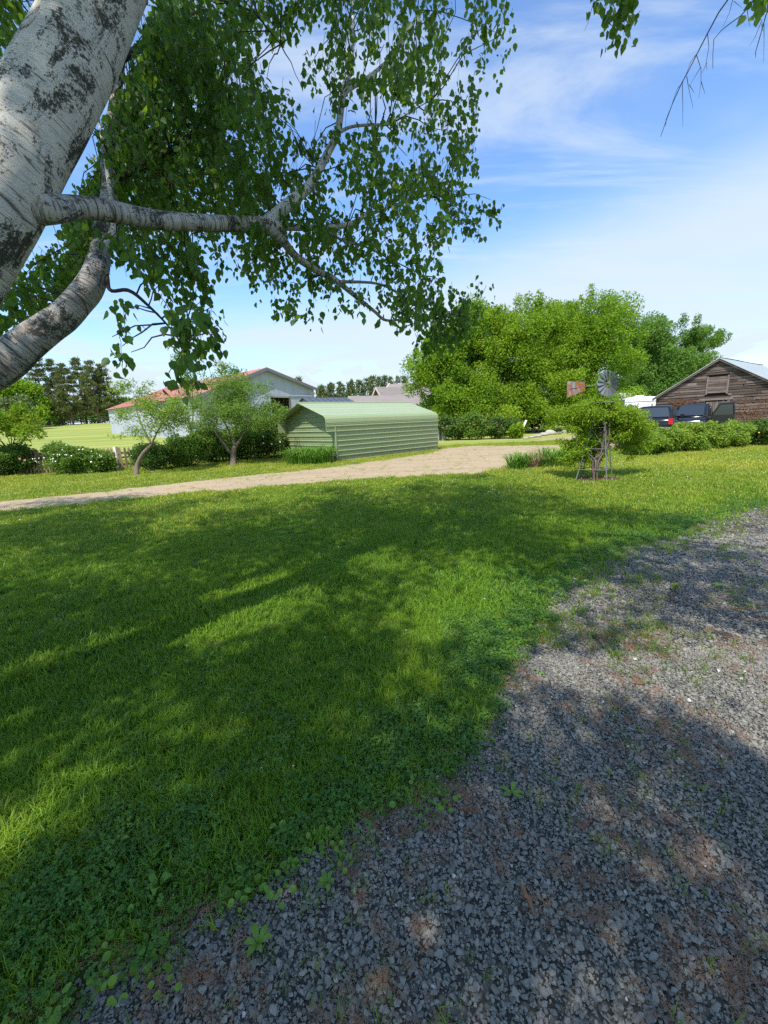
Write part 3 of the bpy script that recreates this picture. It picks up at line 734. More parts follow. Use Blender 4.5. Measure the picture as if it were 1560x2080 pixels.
# ---- far house with shingled roofs
def roofhouse(name, label, M, ang, W, Ln, eave, peak, base, win=True):
    v, u = frame(M, ang); M = M + Z * base
    o = thing(name, M + v * Ln / 2, label, "house")
    MB().slab(M, u, Z, [(-W / 2, 0), (W / 2, 0), (W / 2, eave), (0, peak - .1), (-W / 2, eave)], v, .1).build("gable_wall", M_brick, o)
    MB().slab(M + v * Ln, u, Z, [(-W / 2, 0), (W / 2, 0), (W / 2, eave), (0, peak - .1), (-W / 2, eave)], -v, .1).build("rear_wall", M_brick, o)
    for sgn in (-1, 1):
        MB().slab(M + u * sgn * (W / 2 - .1) + v * .1, v, Z, [(0, 0), (Ln - .2, 0), (Ln - .2, eave), (0, eave)], u * sgn, .1).build("side_wall", M_cream, o)
        e2 = unit(u * sgn * (W / 2) - Z * (peak - eave)); nn = np.cross(v, e2); nn *= np.sign(nn[2]); sl_ = math.hypot(W / 2, peak - eave) + .5
        MB().slab(M + Z * peak, v, e2, [(-.5, 0), (Ln + .4, 0), (Ln + .4, sl_), (-.5, sl_)], nn, .12).build("roof", M_shingle, o)
        MB().slab(M + Z * (peak - .25) - v * .52, u * sgn, Z, [(0, 0), (0, .36), (W / 2 + .4, .36 - (peak - eave) * (1 + .8 / W)), (W / 2 + .4, -(peak - eave) * (1 + .8 / W))], -v, .06).build("rake_trim", M_cream, o)
    if win:
        w = MB().box(M + Z * (peak - 2.2) - v * .04, (1.0, .1, 1.3), u, v).build("window", M_cream, o)
        MB().box(M + Z * (peak - 2.2) - v * .08, (.8, .1, 1.1), u, v).build("pane", M_glass, w)
    return o, v, u
hM = at_y(769, 787, 62); hR = at_y(806, 781, 66)
house, hv_, hu_ = roofhouse("brick_house", "far brick house with a steep brown shingle roof behind the shed", np.array([hM[0], hM[1], 0]), math.radians(52), 4.4, 7.0, hM[2] - 2.7, hM[2], 0.0)
mv, mu_ = frame(None, math.radians(95)); mM = np.array([hR[0], hR[1], 0]) - mv * 1.2
for sgn in (-1, 1):
    e2 = unit(mu_ * sgn * 4.6 - Z * 3.6); nn = np.cross(mv, e2); nn *= np.sign(nn[2])
    MB().slab(mM + Z * hR[2], mv, e2, [(0, 0), (9, 0), (11.5, 6.2), (-2.5, 6.2)], nn, .12).build("roof", M_shingle, house)
MB().slab(mM + Z * hR[2], unit(mu_ * 4.6 - Z * 3.6 - mv * 2.5), Z, [(0, .05), (6.6, .05), (6.6, .25), (0, .25)], mv, .2).build("hip_trim", M_cream, house)
MB().box(mM + mv * 4.5 + Z * (hR[2] - 3.5) / 2, (11, 7.6, hR[2] - 3.5), mv, mu_).build("main_wall", M_brick, house)
hM2 = at_y(716, 806, 57)
roofhouse("house_wing", "low brown shingled wing left of the far brick house", np.array([hM2[0], hM2[1], 0]), math.radians(68), 5.0, 9.0, hM2[2] - 1.9, hM2[2], 0.0, False)
# dark-roofed low building behind the shed
dk = at_y(618, 817, 33); dk2 = at_y(703, 811.5, 35)
dkv = np.array([dk2[0] - dk[0], dk2[1] - dk[1], 0]); dl = np.linalg.norm(dkv); dkv /= dl; dku = np.array([dkv[1], -dkv[0], 0])
dM = np.array([dk[0], dk[1], 0]); dp = float(dk[2]) + .30
dark = thing("storage_shed", dM + dkv * dl / 2, "low storage shed with a dark grey metal roof behind the green shed", "shed")
MB().slab(dM, dku, Z, [(-1.6, 0), (1.6, 0), (1.6, dp - .6), (0, dp - .05), (-1.6, dp - .6)], dkv, .06).build("end_wall", M_greytrim, dark)
MB().slab(dM + dkv * dl, dku, Z, [(-1.6, 0), (1.6, 0), (1.6, dp - .6), (0, dp - .05), (-1.6, dp - .6)], -dkv, .06).build("rear_wall", M_greytrim, dark)
for sgn in (-1, 1):
    MB().slab(dM + dku * sgn * 1.55 + dkv * .07, dkv, Z, [(0, 0), (dl - .14, 0), (dl - .14, dp - .6), (0, dp - .6)], dku * sgn, .05).build("side_wall", M_greytrim, dark)
    e2 = unit(dku * sgn * 1.6 - Z * .55); nn = np.cross(dkv, e2); nn *= np.sign(nn[2])
    for i in range(8):
        s0 = -.15 + i * (dl + .3) / 8; s1 = s0 + (dl + .3) / 8 - .012
        mb = MB(); mb.slab(dM + Z * dp, dkv, e2, [(s0, 0), (s1, 0), (s1, 1.85), (s0, 1.85)], nn, .03); mb.slab(dM + Z * dp + nn * .03, dkv, e2, [(s0, 0), (s0 + .04, 0), (s0 + .04, 1.85), (s0, 1.85)], nn, .03)
        mb.build("roof_panel", M_darkroof, dark)
# little hut right of the shed
hp = ground(897, 895); hu = np.array([1.0, 0.15, 0]); hu /= np.linalg.norm(hu); hv = np.array([-hu[1], hu[0], 0])
hc = np.array([hp[0] - .45, hp[1], 0])
hut = thing("garden_hut", hc, "small grey hut with a rusty tin roof at the end of the green shed", "hut")
for i in range(9):
    MB().slab(hc + hu * (-.8 + i * .18), hu, Z, [(0, 0), (.168, 0), (.168, 1.25), (0, 1.25)], -hv, .03).build("board", M_block if i % 3 else M_plankv, hut)
MB().slab(hc + hu * .82, hv, Z, [(0, 0), (1.6, 0), (1.6, 1.55), (0, 1.25)], hu, .03).build("side_wall", M_plankv, hut)
MB().slab(hc - hu * .82, hv, Z, [(0, 0), (1.6, 0), (1.6, 1.55), (0, 1.25)], -hu, .03).build("side_wall", M_plankv, hut)
MB().slab(hc + hv * 1.6, hu, Z, [(-.8, 0), (.8, 0), (.8, 1.55), (-.8, 1.55)], hv, .03).build("rear_wall", M_plankv, hut)
for i in range(5):
    MB().slab(hc + hu * (-1.0 + i * .4) - hv * .25 + Z * 1.24, hu, unit(hv * 1.6 + Z * .34), [(0, 0), (.39, 0), (.39, 2.0), (0, 2.0)], Z, .02).build("roof_sheet", M_redroof, hut)

# ================================================================== YARD OBJECTS
def place(name, me, parent, loc, ex=(1, 0, 0), ez=(0, 0, 1), mat=None):
    """a shared mesh set at a world place with its local x along ex and z along ez"""
    o = link(name, me, parent, mat)
    x = Vector(ex).normalized(); z = Vector(ez).normalized(); y = z.cross(x).normalized(); x = y.cross(z)
    M = Matrix.Identity(4)
    for i in range(3): M[i][0], M[i][1], M[i][2], M[i][3] = x[i], y[i], z[i], float(loc[i])
    o.matrix_basis = M
    return o
def proto_mesh(mb, name):
    me = bpy.data.meshes.new(name); me.from_pydata(mb.v, [], mb.f); me.update(); return me

# ---- picket fence
fA, fB, fC = np.array([-21.0, 18.6, 0]), np.array(g2(238, 957) + (0,)), np.array([-5.75, 23.6, 0])
pk = MB().slab((0, 0, 0), (1, 0, 0), (0, 0, 1), [(-.042, .06), (.042, .06), (.042, .98), (0, 1.03), (-.042, .98)], (0, -1, 0), .02)
pk_me = proto_mesh(pk, "picket"); pk_me.materials.append(M_picket)
def fence_run(a, b, label):
    o = thing("picket_fence", a, label, "fence", "picket fence runs")
    d = b - a; L = np.linalg.norm(d); d /= L; nrm = np.array([d[1], -d[0], 0])
    gx = float(land(*(a[:2])))
    x = .09; k = 0; r = random.Random(int(L * 10))
    while x < L - .05:
        p = a + d * x + Z * r.uniform(-.02, .02)
        place("picket", pk_me, o, p, d, Z + d * r.uniform(-.03, .03)); x += .172
    for zr in (.28, .78):
        MB().box(a + d * L / 2 + Z * zr + nrm * -.045, (L, .04, .085), d, nrm).build("rail", M_picket, o)
    n = max(2, int(L / 2.4) + 1)
    for i in range(n):
        MB().box(a + d * (L * i / (n - 1)) + Z * .53 - nrm * .12, (.10, .10, 1.06), d, nrm).build("post", M_whitepost if i == n - 1 else M_picket, o)
fence_run(fA, fB, "tan picket fence run behind the white flowered rose bush")
fence_run(fB + np.array([.14, .05, 0]), fC, "tan picket fence run from the gatepost to the block pillar")

# ---- stacked block pillar by the shed
bp = np.array([*at_y(587, 905, 22.2)[:2], 0.0]); pil = thing("block_pillar", bp, "stacked pale concrete block pillar beside the green shed", "pillar")
r = random.Random(3)
for i in range(6):
    a = r.uniform(-.12, .12); e = np.array([math.cos(a), math.sin(a), 0])
    MB().box(bp + np.array([r.uniform(-.02, .02), r.uniform(-.02, .02), .112 + i * .225]), (.36, .22, .212), e, np.array([-e[1], e[0], 0])).build("block", M_block, pil)

# ---- garden windmill
mill = thing("garden_windmill", MILL, "grey garden windmill with a rusty tail vane standing in the climbing vine", "windmill")
top = MILL + np.array([0.02, 0, 1.86])
feet = [np.array([*g2(1224, 979), 0]), np.array([*g2(1171, 973), 0]), np.array([*g2(1196, 970), 0]) + np.array([0, .1, 0]), np.array([*g2(1253, 973), 0])]
feet = [MILL + np.array([.03, -.42, 0]), MILL + np.array([-.55, -.06, 0]), MILL + np.array([-.18, .42, 0]), MILL + np.array([.42, .05, 0])]
tops = [top + (f - MILL) * .16 for f in feet]
for f, t in zip(feet, tops):
    mb = MB(); d = unit(t - f); mb.tube([f, t], .016, 4); mb.build("leg", M_galv, mill)
for z in (.28, .78, 1.28):
    for i in range(4):
        a = feet[i] + (tops[i] - feet[i]) * z / 1.86; b = feet[(i + 1) % 4] + (tops[(i + 1) % 4] - feet[(i + 1) % 4]) * z / 1.86
        MB().tube([a, b], .008, 4).build("girt", M_galv, mill)
        c = feet[(i + 1) % 4] + (tops[(i + 1) % 4] - feet[(i + 1) % 4]) * (z + .48) / 1.86
        MB().tube([a, c], .006, 4).build("brace", M_galv, mill)
mb = MB(); mb.tube([top + Z * .0, top + Z * .022], .27, 16); mb.build("platform", M_galv, mill)
mb = MB(); mb.tube([top, top + Z * .42], .022, 8); mb.build("mast", M_galv, mill)
mx = np.array([.24, -.97, 0.03]); mx /= np.linalg.norm(mx); ms = unit(np.cross(Z, mx)); mu = np.cross(mx, ms)
hub = top + Z * .43 + mx * .12
mb = MB(); mb.tube([hub - mx * .14, hub + mx * .05], .028, 10); hb = mb.build("hub", M_galv, mill)
NB, R0, R1 = 14, .10, .30
for i in range(NB):
    a = 2 * math.pi * i / NB; rad = ms * math.cos(a) + mu * math.sin(a); tan_ = -ms * math.sin(a) + mu * math.cos(a)
    tw = unit(tan_ * .88 + mx * .47); nn = np.cross(rad, tw)
    w0, w1 = .028, .066
    pts = [(R0, -w0), (R0, w0), (R1, w1), (R1 - .012, -w1)]
    MB().slab(hub, rad, tw, pts, nn, .003).build("blade", M_galv, mill)
for rr in (.112, .27):
    mb = MB(); mb.tube([hub - mx * .02 + rr * (ms * math.cos(a) + mu * math.sin(a)) for a in np.linspace(0, 2 * math.pi, 29)], .005, 4, False); mb.build("wheel_ring", M_galv, mill)
for i in range(7):
    a = 2 * math.pi * i / 7 + .1; MB().tube([hub, hub + (ms * math.cos(a) + mu * math.sin(a)) * .12], .005, 4).build("spoke", M_galv, mill)
tail_end = hub - mx * 1.02 - ms * 0.26
tail_d = unit(tail_end - hub)
MB().tube([hub - mx * .1, hub + tail_d * 1.0], .012, 6).build("tail_boom", M_galv, mill)
tl = hub + tail_d * .60
MB().slab(tl, tail_d, Z, [(0, -.10), (.50, -.22), (.52, .20), (0, .10)], np.cross(tail_d, Z), .004).build("tail_vane", M_rust, mill)

# ---- white leaning post and its foot
lp0, lp1 = at_y(1054, 893, 33.5), at_y(1069, 854, 33.9)
lp0[2] = 0
MB().tube([lp0, lp1], .085, 8).build("leaning_post", M_whitepost)
tag(bpy.data.objects["leaning_post"], "white post leaning by the dark trees left of the stones", "post")

# ---- field stones
r = np.random.default_rng(11)
for i, (px, py, sz) in enumerate([(1080, 887, .20), (1092, 885, .24), (1104, 882, .28), (1118, 880, .40), (1134, 879, .22), (1148, 877, .28), (1068, 889, .15), (1162, 876, .32), (1178, 874, .25)]):
    bm = bmesh.new(); bmesh.ops.create_icosphere(bm, subdivisions=2, radius=1)
    g = ground(px, py + 3)
    for v in bm.verts:
        c = v.co; f = 1 + .16 * math.sin(3 * c.x + i) * math.cos(2.3 * c.y + i * 2) + .1 * math.sin(5 * c.z + i)
        v.co = Vector((c.x * sz * 1.25 * f + g[0], c.y * sz * .9 * f + g[1], max(-.05, c.z * sz * .62 * f + sz * .35)))
    me = bpy.data.meshes.new("field_stone"); bm.to_mesh(me); bm.free()
    me.polygons.foreach_set("use_smooth", np.ones(len(me.polygons), bool))
    ordn = ["fourth", "fifth", "sixth", "seventh", "eighth"]
    lab = {6: "smallest tan field stone, at the left end of the row", 0: "small tan field stone, second from the left of the row", 1: "tan field stone, third from the left of the row",
           2: "tan field stone, fourth from the left of the row", 3: "largest tan field stone, fifth from the left of the row", 4: "tan field stone, sixth from the left of the row",
           5: "tan field stone, seventh from the left, behind the vine", 7: "tan field stone, eighth from the left, behind the vine", 8: "tan field stone at the right end of the row, behind the vine"}[i]
    tag(link("field_stone", me, None, M_rock), lab, "stone", "row of field stones")

# ---- vehicles (seen over the hedge)
def loft(mb, secs):
    """closed cross-sections (lists of equal length) joined end to end"""
    k = len(secs[0]); b = [q for s_ in secs for q in s_]; fs = []
    for i in range(len(secs) - 1):
        for j in range(k): fs.append((i * k + j, i * k + (j + 1) % k, (i + 1) * k + (j + 1) % k, (i + 1) * k + j))
    fs.append(tuple(range(k))[::-1]); fs.append(tuple((len(secs) - 1) * k + j for j in range(k)))
    mb.add(b, fs)
def vehicle(name, label, C, ang, kind):
    """C: ground point under the middle; ang: heading of the nose from +y towards +x; local (x right, y nose, z up)"""
    f = np.array([math.sin(ang), math.cos(ang), 0]); s_ = np.array([f[1], -f[0], 0]); C = np.asarray(C, float)
    P = lambda x, y, z: C + s_ * x + f * y + Z * z
    o = thing(name, C, label, "vehicle", "black vehicles by the plank barn")
    # body: sections along the length
    def sec(y, w, zb, zt, r=.12):
        return [P(-w + r, y, zb), P(w - r, y, zb), P(w, y, zb + r), P(w + .01, y, (zb + zt) / 2), P(w - .02, y, zt - r), P(w - r, y, zt), P(-w + r, y, zt), P(-w + .02, y, zt - r), P(-w - .01, y, (zb + zt) / 2), P(-w, y, zb + r)]
    mb = MB()
    loft(mb, [sec(-2.55, .80, .55, 1.02), sec(-2.48, .93, .42, 1.14), sec(-1.2, .98, .36, 1.17), sec(.9, .98, .36, 1.15), sec(1.25, .97, .38, 1.12), sec(2.3, .92, .42, 1.02), sec(2.52, .80, .5, .92)])
    mb.build("body", M_paint, o, True)
    yb, yf = (-2.42, 1.35) if kind == 'suv' else (-.75, 1.45)
    mb = MB(); top_ = 1.86 if kind == 'suv' else 1.90
    def g(y, w, z): return [P(-w, y, 1.12), P(w, y, 1.12), P(w - .05, y, z - .22), P(w - .18, y, z - .03), P(0, y, z), P(-w + .18, y, z - .03), P(-w + .05, y, z - .22)]
    loft(mb, [g(yb, .86, 1.20), g(yb + .28, .84, top_ - .06), g(yb + .6, .83, top_), g(yf - 1.1, .83, top_), g(yf - .85, .82, top_ - .05), g(yf, .84, 1.16)])
    mb.build("cabin", M_paint, o, True)
    # rear window, windscreen, side windows
    e = .035
    back = [(yb - .0 - e, 1.24), (yb + .25 - e, top_ - .13)]
    front = [(yf + e, 1.20), (yf - .80 + e, top_ - .10)]
    for nm, ((y0, za), (y1, zb)) in (("rear_window", back), ("windscreen", front)):
        pts = [P(-.70, y0, za), P(.70, y0, za), P(.60, y1, zb), P(-.60, y1, zb)]
        nrm = unit(np.cross(pts[1] - pts[0], pts[3] - pts[0])); sg = np.sign((pts[0] - P(0, 0, 1.4)) @ nrm)
        mb = MB(); mb.add(pts + [q + nrm * sg * .02 for q in pts], [(0, 1, 2, 3), (7, 6, 5, 4), (0, 4, 5, 1), (1, 5, 6, 2), (2, 6, 7, 3), (3, 7, 4, 0)]); mb.build(nm, M_glass, o)
    spans = [(-2.0, -1.15), (-1.05, -.15), (-.05, .75)] if kind == 'suv' else [(-.55, .0), (.1, .85)]
    for sg in (-1, 1):
        for a, b in spans:
            if kind != 'suv' and sg == -1 and a > 0: continue
            pts = [P(sg * .845, a, 1.22), P(sg * .845, b + .12, 1.22), P(sg * .80, b - .12, top_ - .2), P(sg * .80, a, top_ - .2)]
            nn = s_ * sg; mb = MB(); mb.add(pts + [q + nn * .02 for q in pts], [(0, 1, 2, 3), (7, 6, 5, 4), (0, 4, 5, 1), (1, 5, 6, 2), (2, 6, 7, 3), (3, 7, 4, 0)]); mb.build("side_window", M_glass, o)
        MB().box(P(sg * .80, -2.535, 1.0), (.20, .12, .30), s_, f).build("tail_light", M_redlens, o)
        MB().box(P(sg * .74, 2.50, .80), (.26, .08, .15), s_, f).build("headlight", M_chrome, o)
        if not (kind != 'suv' and sg == -1): MB().box(P(sg * 1.07, .95, 1.24), (.2, .10, .15), s_, f).build("mirror", M_chrome if kind != 'suv' else M_paint, o)
        for yy in (-1.5, 1.55):
            mb = MB(); mb.tube([P(sg * .80, yy, .38), P(sg * .99, yy, .38)], .38, 20); w = mb.build("wheel", M_tyre, o)
            mb = MB(); mb.tube([P(sg * .985, yy, .38), P(sg * 1.0, yy, .38)], .22, 12); mb.build("rim", M_chrome, w)
    MB().box(P(0, -2.56, .60), (1.7, .16, .2), s_, f).build("rear_bumper", M_grey, o)
    MB().box(P(0, 2.52, .58), (1.7, .14, .2), s_, f).build("front_bumper", M_grey, o)
    MB().box(P(.25, -2.53, .98), (.18, .02, .05), s_, f).build("badge", M_chrome, o)
    if kind != 'suv':   # driver's door swung open
        hinge = P(-.99, .95, 0); dd = unit(-s_ * .93 - f * .38); nn = np.array([dd[1], -dd[0], 0])
        dr = MB().slab(hinge, dd, Z, [(0.02, .45), (1.08, .45), (1.10, 1.18), (.02, 1.18)], nn, .10).build("open_door", M_paint, o)
        mb = MB(); fr = [(0.03, 1.18), (.36, top_ - .08), (.98, top_ - .06), (1.09, 1.18)]
        mb.tube([hinge + dd * a + Z * b + nn * .05 for a, b in fr], .05, 6); mb.build("window_frame", M_paint, dr)
        MB().slab(hinge + nn * .04, dd, Z, [(.08, 1.18), (1.04, 1.18), (.95, top_ - .1), (.38, top_ - .12)], nn, .012).build("pane", M_glass, dr)
        MB().box(hinge + dd * .16 + nn * -.06 + Z * 1.27, (.22, .12, .15), dd, nn).build("mirror", M_chrome, dr)
    return o
v1 = at_y(1338, 850, 25.0); v2 = at_y(1409, 850, 26.4)
vehicle("parked_vehicle", "black parked vehicle seen from behind with a red tail light", (v1[0], v1[1], 0), math.radians(39), 'suv')
vehicle("parked_pickup", "black pickup with its door swung open before the plank barn", (v2[0], v2[1], 0), math.radians(226), 'truck')

# ---- camper trailers
def camper(label, px, py_top, y, w, ln, rise, ang):
    p = at_y(px, py_top, y); C = np.array([p[0], p[1], 0]); h = p[2]
    f = np.array([math.sin(ang), math.cos(ang), 0]); s_ = np.array([f[1], -f[0], 0])
    o = thing("camper_trailer", C, label, "camper", "white campers behind the vine")
    prof = [(-w / 2, .6), (w / 2, .6), (w / 2, h - .18), (w / 2 - .12, h - .05), (0, h), (-w / 2 + .12, h - .05), (-w / 2, h - .18)]
    MB().slab(C, s_, Z, prof, f, ln).build("body", M_white, o)
    for k in range(3): MB().slab(C + f * (.8 + k * 1.8) + Z * (h - .03), s_, Z, [(-.38, 0), (.38, 0), (.28, rise), (-.28, rise)], f, .8).build("roof_vent", M_white, o)
    MB().box(C - f * .02 + Z * (h - 1.15) + s_ * -.1, (.62, .04, .2), s_, f).build("window", M_grey, o)
    MB().box(C - f * .015 + Z * (h - .42), (w * .98, .03, .03), s_, f).build("trim_strip", M_grey, o)
    MB().box(C - f * .02 + Z * (h - .8) + s_ * (w / 2 - .3), (.12, .04, .3), s_, f).build("marker", M_grey, o)
    for sg in (-1, 1):
        mb = MB(); mb.tube([C + s_ * sg * (w / 2 - .3) + f * ln * .55 + Z * .38, C + s_ * sg * (w / 2 - .02) + f * ln * .55 + Z * .38], .38, 16); mb.build("wheel", M_tyre, o)
    MB().box(C + f * ln / 2 + Z * .5, (w * .9, ln * .95, .16), s_, f).build("chassis", M_grey, o)
camper("white camper trailer with a rounded roof edge right of the windmill wheel", 1302, 805, 36, 2.3, 6.0, .14, math.radians(24))
camper("boxy white camper trailer just behind the windmill wheel", 1259, 798, 40, 1.9, 5.0, .05, math.radians(24))

# ---- rail fence under the far pines
ra, rb = at_y(60, 866, 82), at_y(232, 866, 80)
rf_ = thing("rail_fence", (ra[0], ra[1], land(ra[0], ra[1])), "grey post and rail fence under the far pines", "fence")
d = np.array([rb[0] - ra[0], rb[1] - ra[1], 0]); L = np.linalg.norm(d); d /= L; nr = np.array([d[1], -d[0], 0])
for i in range(9):
    q = np.array([ra[0], ra[1], 0]) + d * L * i / 8; MB().box(q + Z * (float(land(q[0], q[1])) + .6), (.14, .14, 1.3), d, nr).build("post", M_rail, rf_)
for zr in (.35, .7, 1.05):
    a = np.array([ra[0], ra[1], float(land(ra[0], ra[1])) + zr]) + nr * .09; b = np.array([rb[0], rb[1], float(land(rb[0], rb[1])) + zr]) + nr * .09
    MB().tube([a, b], .055, 6).build("rail", M_rail, rf_)

# ================================================================== VEGETATION
def clump_leaves(blobs, n, size, r, up=0.35, shell=0.35, droop=0.0):
    """leaves spread through the outer part of many clumps; blobs: (centre, (rx,ry,rz))"""
    C0 = np.array([b[0] for b in blobs]); R = np.array([b[1] for b in blobs])
    w = (R[:, 0] * R[:, 2]); w = w / w.sum()
    k = r.choice(len(blobs), n, p=w); clump_leaves.tone = .55 * r.random(len(blobs))[k] + .45 * r.random(n)
    dirs = rdir(n, r); dirs[:, 2] = np.where(r.random(n) < up, np.abs(dirs[:, 2]), dirs[:, 2])
    rad = r.random(n) ** shell
    P = C0[k] + dirs * R[k] * rad[:, None]
    N = unit(dirs * 0.8 + rdir(n, r) * 0.9 + np.array([0, 0, .25]))
    D = unit(rdir(n, r) + dirs * .4 - np.array([0, 0, droop]))
    L = size * r.uniform(.6, 1.35, n)
    return P, D, N, L
def sub_blobs(main, n, frac, r, flat=0.8):
    """clumps on and inside the shell of the main masses"""
    out = []; W = np.array([m_[1][0] * m_[1][2] for m_ in main]); W = W / W.sum()
    for _ in range(n):
        c, R = main[r.choice(len(main), p=W)]
        d = rdir(1, r)[0]; d[2] = d[2] if r.random() < .6 else abs(d[2])
        q = np.asarray(c) + d * np.asarray(R) * r.uniform(.55, 1.0)
        s_ = float(np.mean(R)) * frac * r.uniform(.45, 1.5)
        out.append((q, (s_ * 1.15, s_ * 1.15, s_ * flat)))
    return out
def px_blob(px, py, rx, ry, y, ry_depth=None):
    c = at_y(px, py, y); k = y / F * 1.02
    return (c, (rx * k, (ry_depth or rx) * k, ry * k))
def limb_pts(a, b, r, n=6, sag=0.0, wob=.05):
    a, b = np.asarray(a, float), np.asarray(b, float); L = np.linalg.norm(b - a); pts = []
    for t in np.linspace(0, 1, n):
        p = a + (b - a) * t; p[2] += sag * L * math.sin(math.pi * t); p += r.normal(0, wob * L, 3) * (1 if 0 < t < 1 else 0); pts.append(p)
    return pts
def leafy_tree(name, label, base, main, nsub, frac, n, size, mat, group, seed, cat="tree", trunk_r=.25, bark=None, shape=KITE, wid=.8, nl=14, split=.35, up=.35, shell=.4, shoots=0):
    r = np.random.default_rng(seed); base = np.asarray(base, float)
    o = thing(name, base, label, cat, group)
    subs = sub_blobs(main, nsub, frac, r, 1.1)
    for _ in range(shoots):
        c_, R_ = main[r.integers(0, len(main))]; d_ = unit(np.array([r.normal(0, .8), r.normal(0, .5) - .3, abs(r.normal(.9, .4))])); w_ = r.uniform(.22, .5); subs.append((np.asarray(c_) + d_ * np.asarray(R_) * r.uniform(.98, 1.12), (w_, w_, w_ * r.uniform(1.4, 2.6))))
    zmean = np.mean([b[0][2] for b in main]); cx = np.mean([b[0] for b in main], axis=0)
    fork = base + (np.array([cx[0], cx[1], zmean]) - base) * split
    mb = MB(); mb.tube(limb_pts(base - Z * .05, fork, r, 5, 0, .03), np.linspace(trunk_r * 1.2, trunk_r * .7, 5), 8); mb.build("trunk", bark or M_bark, o, True)
    for i in range(min(nl, len(subs))):
        t = subs[i][0]; mb = MB(); mb.tube(limb_pts(fork, t, r, 6, .08, .04), np.linspace(trunk_r * .45, trunk_r * .08, 6), 6); mb.build("limb", bark or M_bark, o, True)
    P, D, N, L = clump_leaves(subs, n, size, r, up, shell)
    ok = P[:, 2] > base[2] + .15
    leaf_mesh("crown", P[ok], D[ok], N[ok], L[ok], L[ok] * wid, mat, o, shape, clump_leaves.tone[ok])
    return o
def bush(name, label, base, rx, ry, h, n, size, mat, seed, group=None, cat="bush", flowers=None, nsub=26, lift=0.0, shape=KITE, wid=.75, stems=7, frac=.34):
    r = np.random.default_rng(seed); base = np.asarray(base, float)
    o = thing(name, base, label, cat, group)
    main = [(base + Z * (h * .50 + lift), (rx * .86, ry * .86, h * .46))]
    subs = sub_blobs(main, nsub, frac, r, .8)
    for i in range(stems):
        t = subs[i][0]; mb = MB(); b0 = base + np.array([r.uniform(-.3, .3) * rx, r.uniform(-.3, .3) * ry, 0])
        mb.tube(limb_pts(b0, t, r, 5, 0, .04), np.linspace(.018, .006, 5), 5); mb.build("stem", M_bark, o)
    P, D, N, L = clump_leaves(subs + [(base + Z * (h * .42 + lift), (rx * .75, ry * .75, h * .4))], n, size, r, .3, .45)
    ok = P[:, 2] > base[2] + .03
    leaf_mesh("foliage", P[ok], D[ok], N[ok], L[ok], L[ok] * wid, mat, o, shape, clump_leaves.tone[ok])
    if flowers:
        fm, nf, fs = flowers
        d = rdir(nf, r); d[:, 1] = -np.abs(d[:, 1]); d[:, 2] = np.abs(d[:, 2]) * .8
        Cf = base + Z * (h * .5 + lift) + unit(d) * np.array([rx, ry, h * .5]) * 1.0
        mb = MB()
        V, FF = [], []
        for c in Cf:
            nn = unit(d[0] * .3 + r.normal(0, .5, 3) + np.array([0, -.8, .7])); a = unit(np.cross(nn, r.normal(size=3))); b = np.cross(nn, a)
            ring = [c + fs * .5 * (math.cos(t) * a + math.sin(t) * b) + nn * fs * .15 for t in np.linspace(0, 2 * math.pi, 7)[:-1]]
            mb.add(ring + [c], [(i, (i + 1) % 6, 6) for i in range(6)])
        mb.build("blossoms", fm, o)
    return o

# ---- big bright trees right of centre
GT = "bright green trees behind the drive"
tb = lambda px, y: np.array([*at_y(px, 880, y)[:2], 0.0])
leafy_tree("boxelder_tree", "bright green tree directly behind the green shed end, leftmost of its row", tb(915, 40), [px_blob(905, 765, 72, 62, 40), px_blob(950, 700, 72, 60, 41), px_blob(880, 800, 48, 40, 39), px_blob(935, 830, 80, 46, 39.4), px_blob(900, 730, 50, 45, 40)], 150, .27, 80000, .19, M_maple, GT, 21, trunk_r=.3, shoots=46)
leafy_tree("boxelder_tree", "broad bright green tree in the middle of the row above the leaning post", tb(1060, 41), [px_blob(1055, 705, 85, 70, 41), px_blob(1030, 770, 88, 62, 40), px_blob(1110, 790, 72, 58, 39.5), px_blob(1020, 835, 84, 46, 39.5), px_blob(1095, 850, 60, 34, 39), px_blob(990, 720, 60, 60, 40)], 190, .25, 105000, .19, M_maple2, GT, 22, trunk_r=.35, shoots=46)
leafy_tree("boxelder_tree", "tallest bright green tree, behind the garden windmill", tb(1190, 42), [px_blob(1185, 698, 88, 72, 42), px_blob(1225, 745, 72, 62, 41.5), px_blob(1140, 740, 72, 62, 41), px_blob(1190, 825, 92, 50, 41), px_blob(1120, 675, 50, 40, 42), px_blob(1250, 705, 45, 50, 42)], 190, .25, 105000, .19, M_maple, GT, 23, trunk_r=.35, shoots=46)
leafy_tree("walnut_tree", "darker green tree behind the white campers and pickup", tb(1320, 48), [px_blob(1318, 738, 66, 66, 48), px_blob(1300, 800, 62, 50, 47), px_blob(1362, 770, 50, 52, 47)], 110, .27, 76000, .20, M_oak, "darker trees by the plank barn", 24, trunk_r=.35, shoots=26)
leafy_tree("walnut_tree", "darker green open crowned tree reaching over the plank barn roof", tb(1395, 50), [px_blob(1385, 715, 46, 46, 50), px_blob(1425, 700, 34, 34, 50), px_blob(1458, 696, 20, 12, 50), px_blob(1400, 770, 54, 44, 49)], 70, .25, 26000, .21, M_oak, "darker trees by the plank barn", 25, trunk_r=.3, shoots=16)

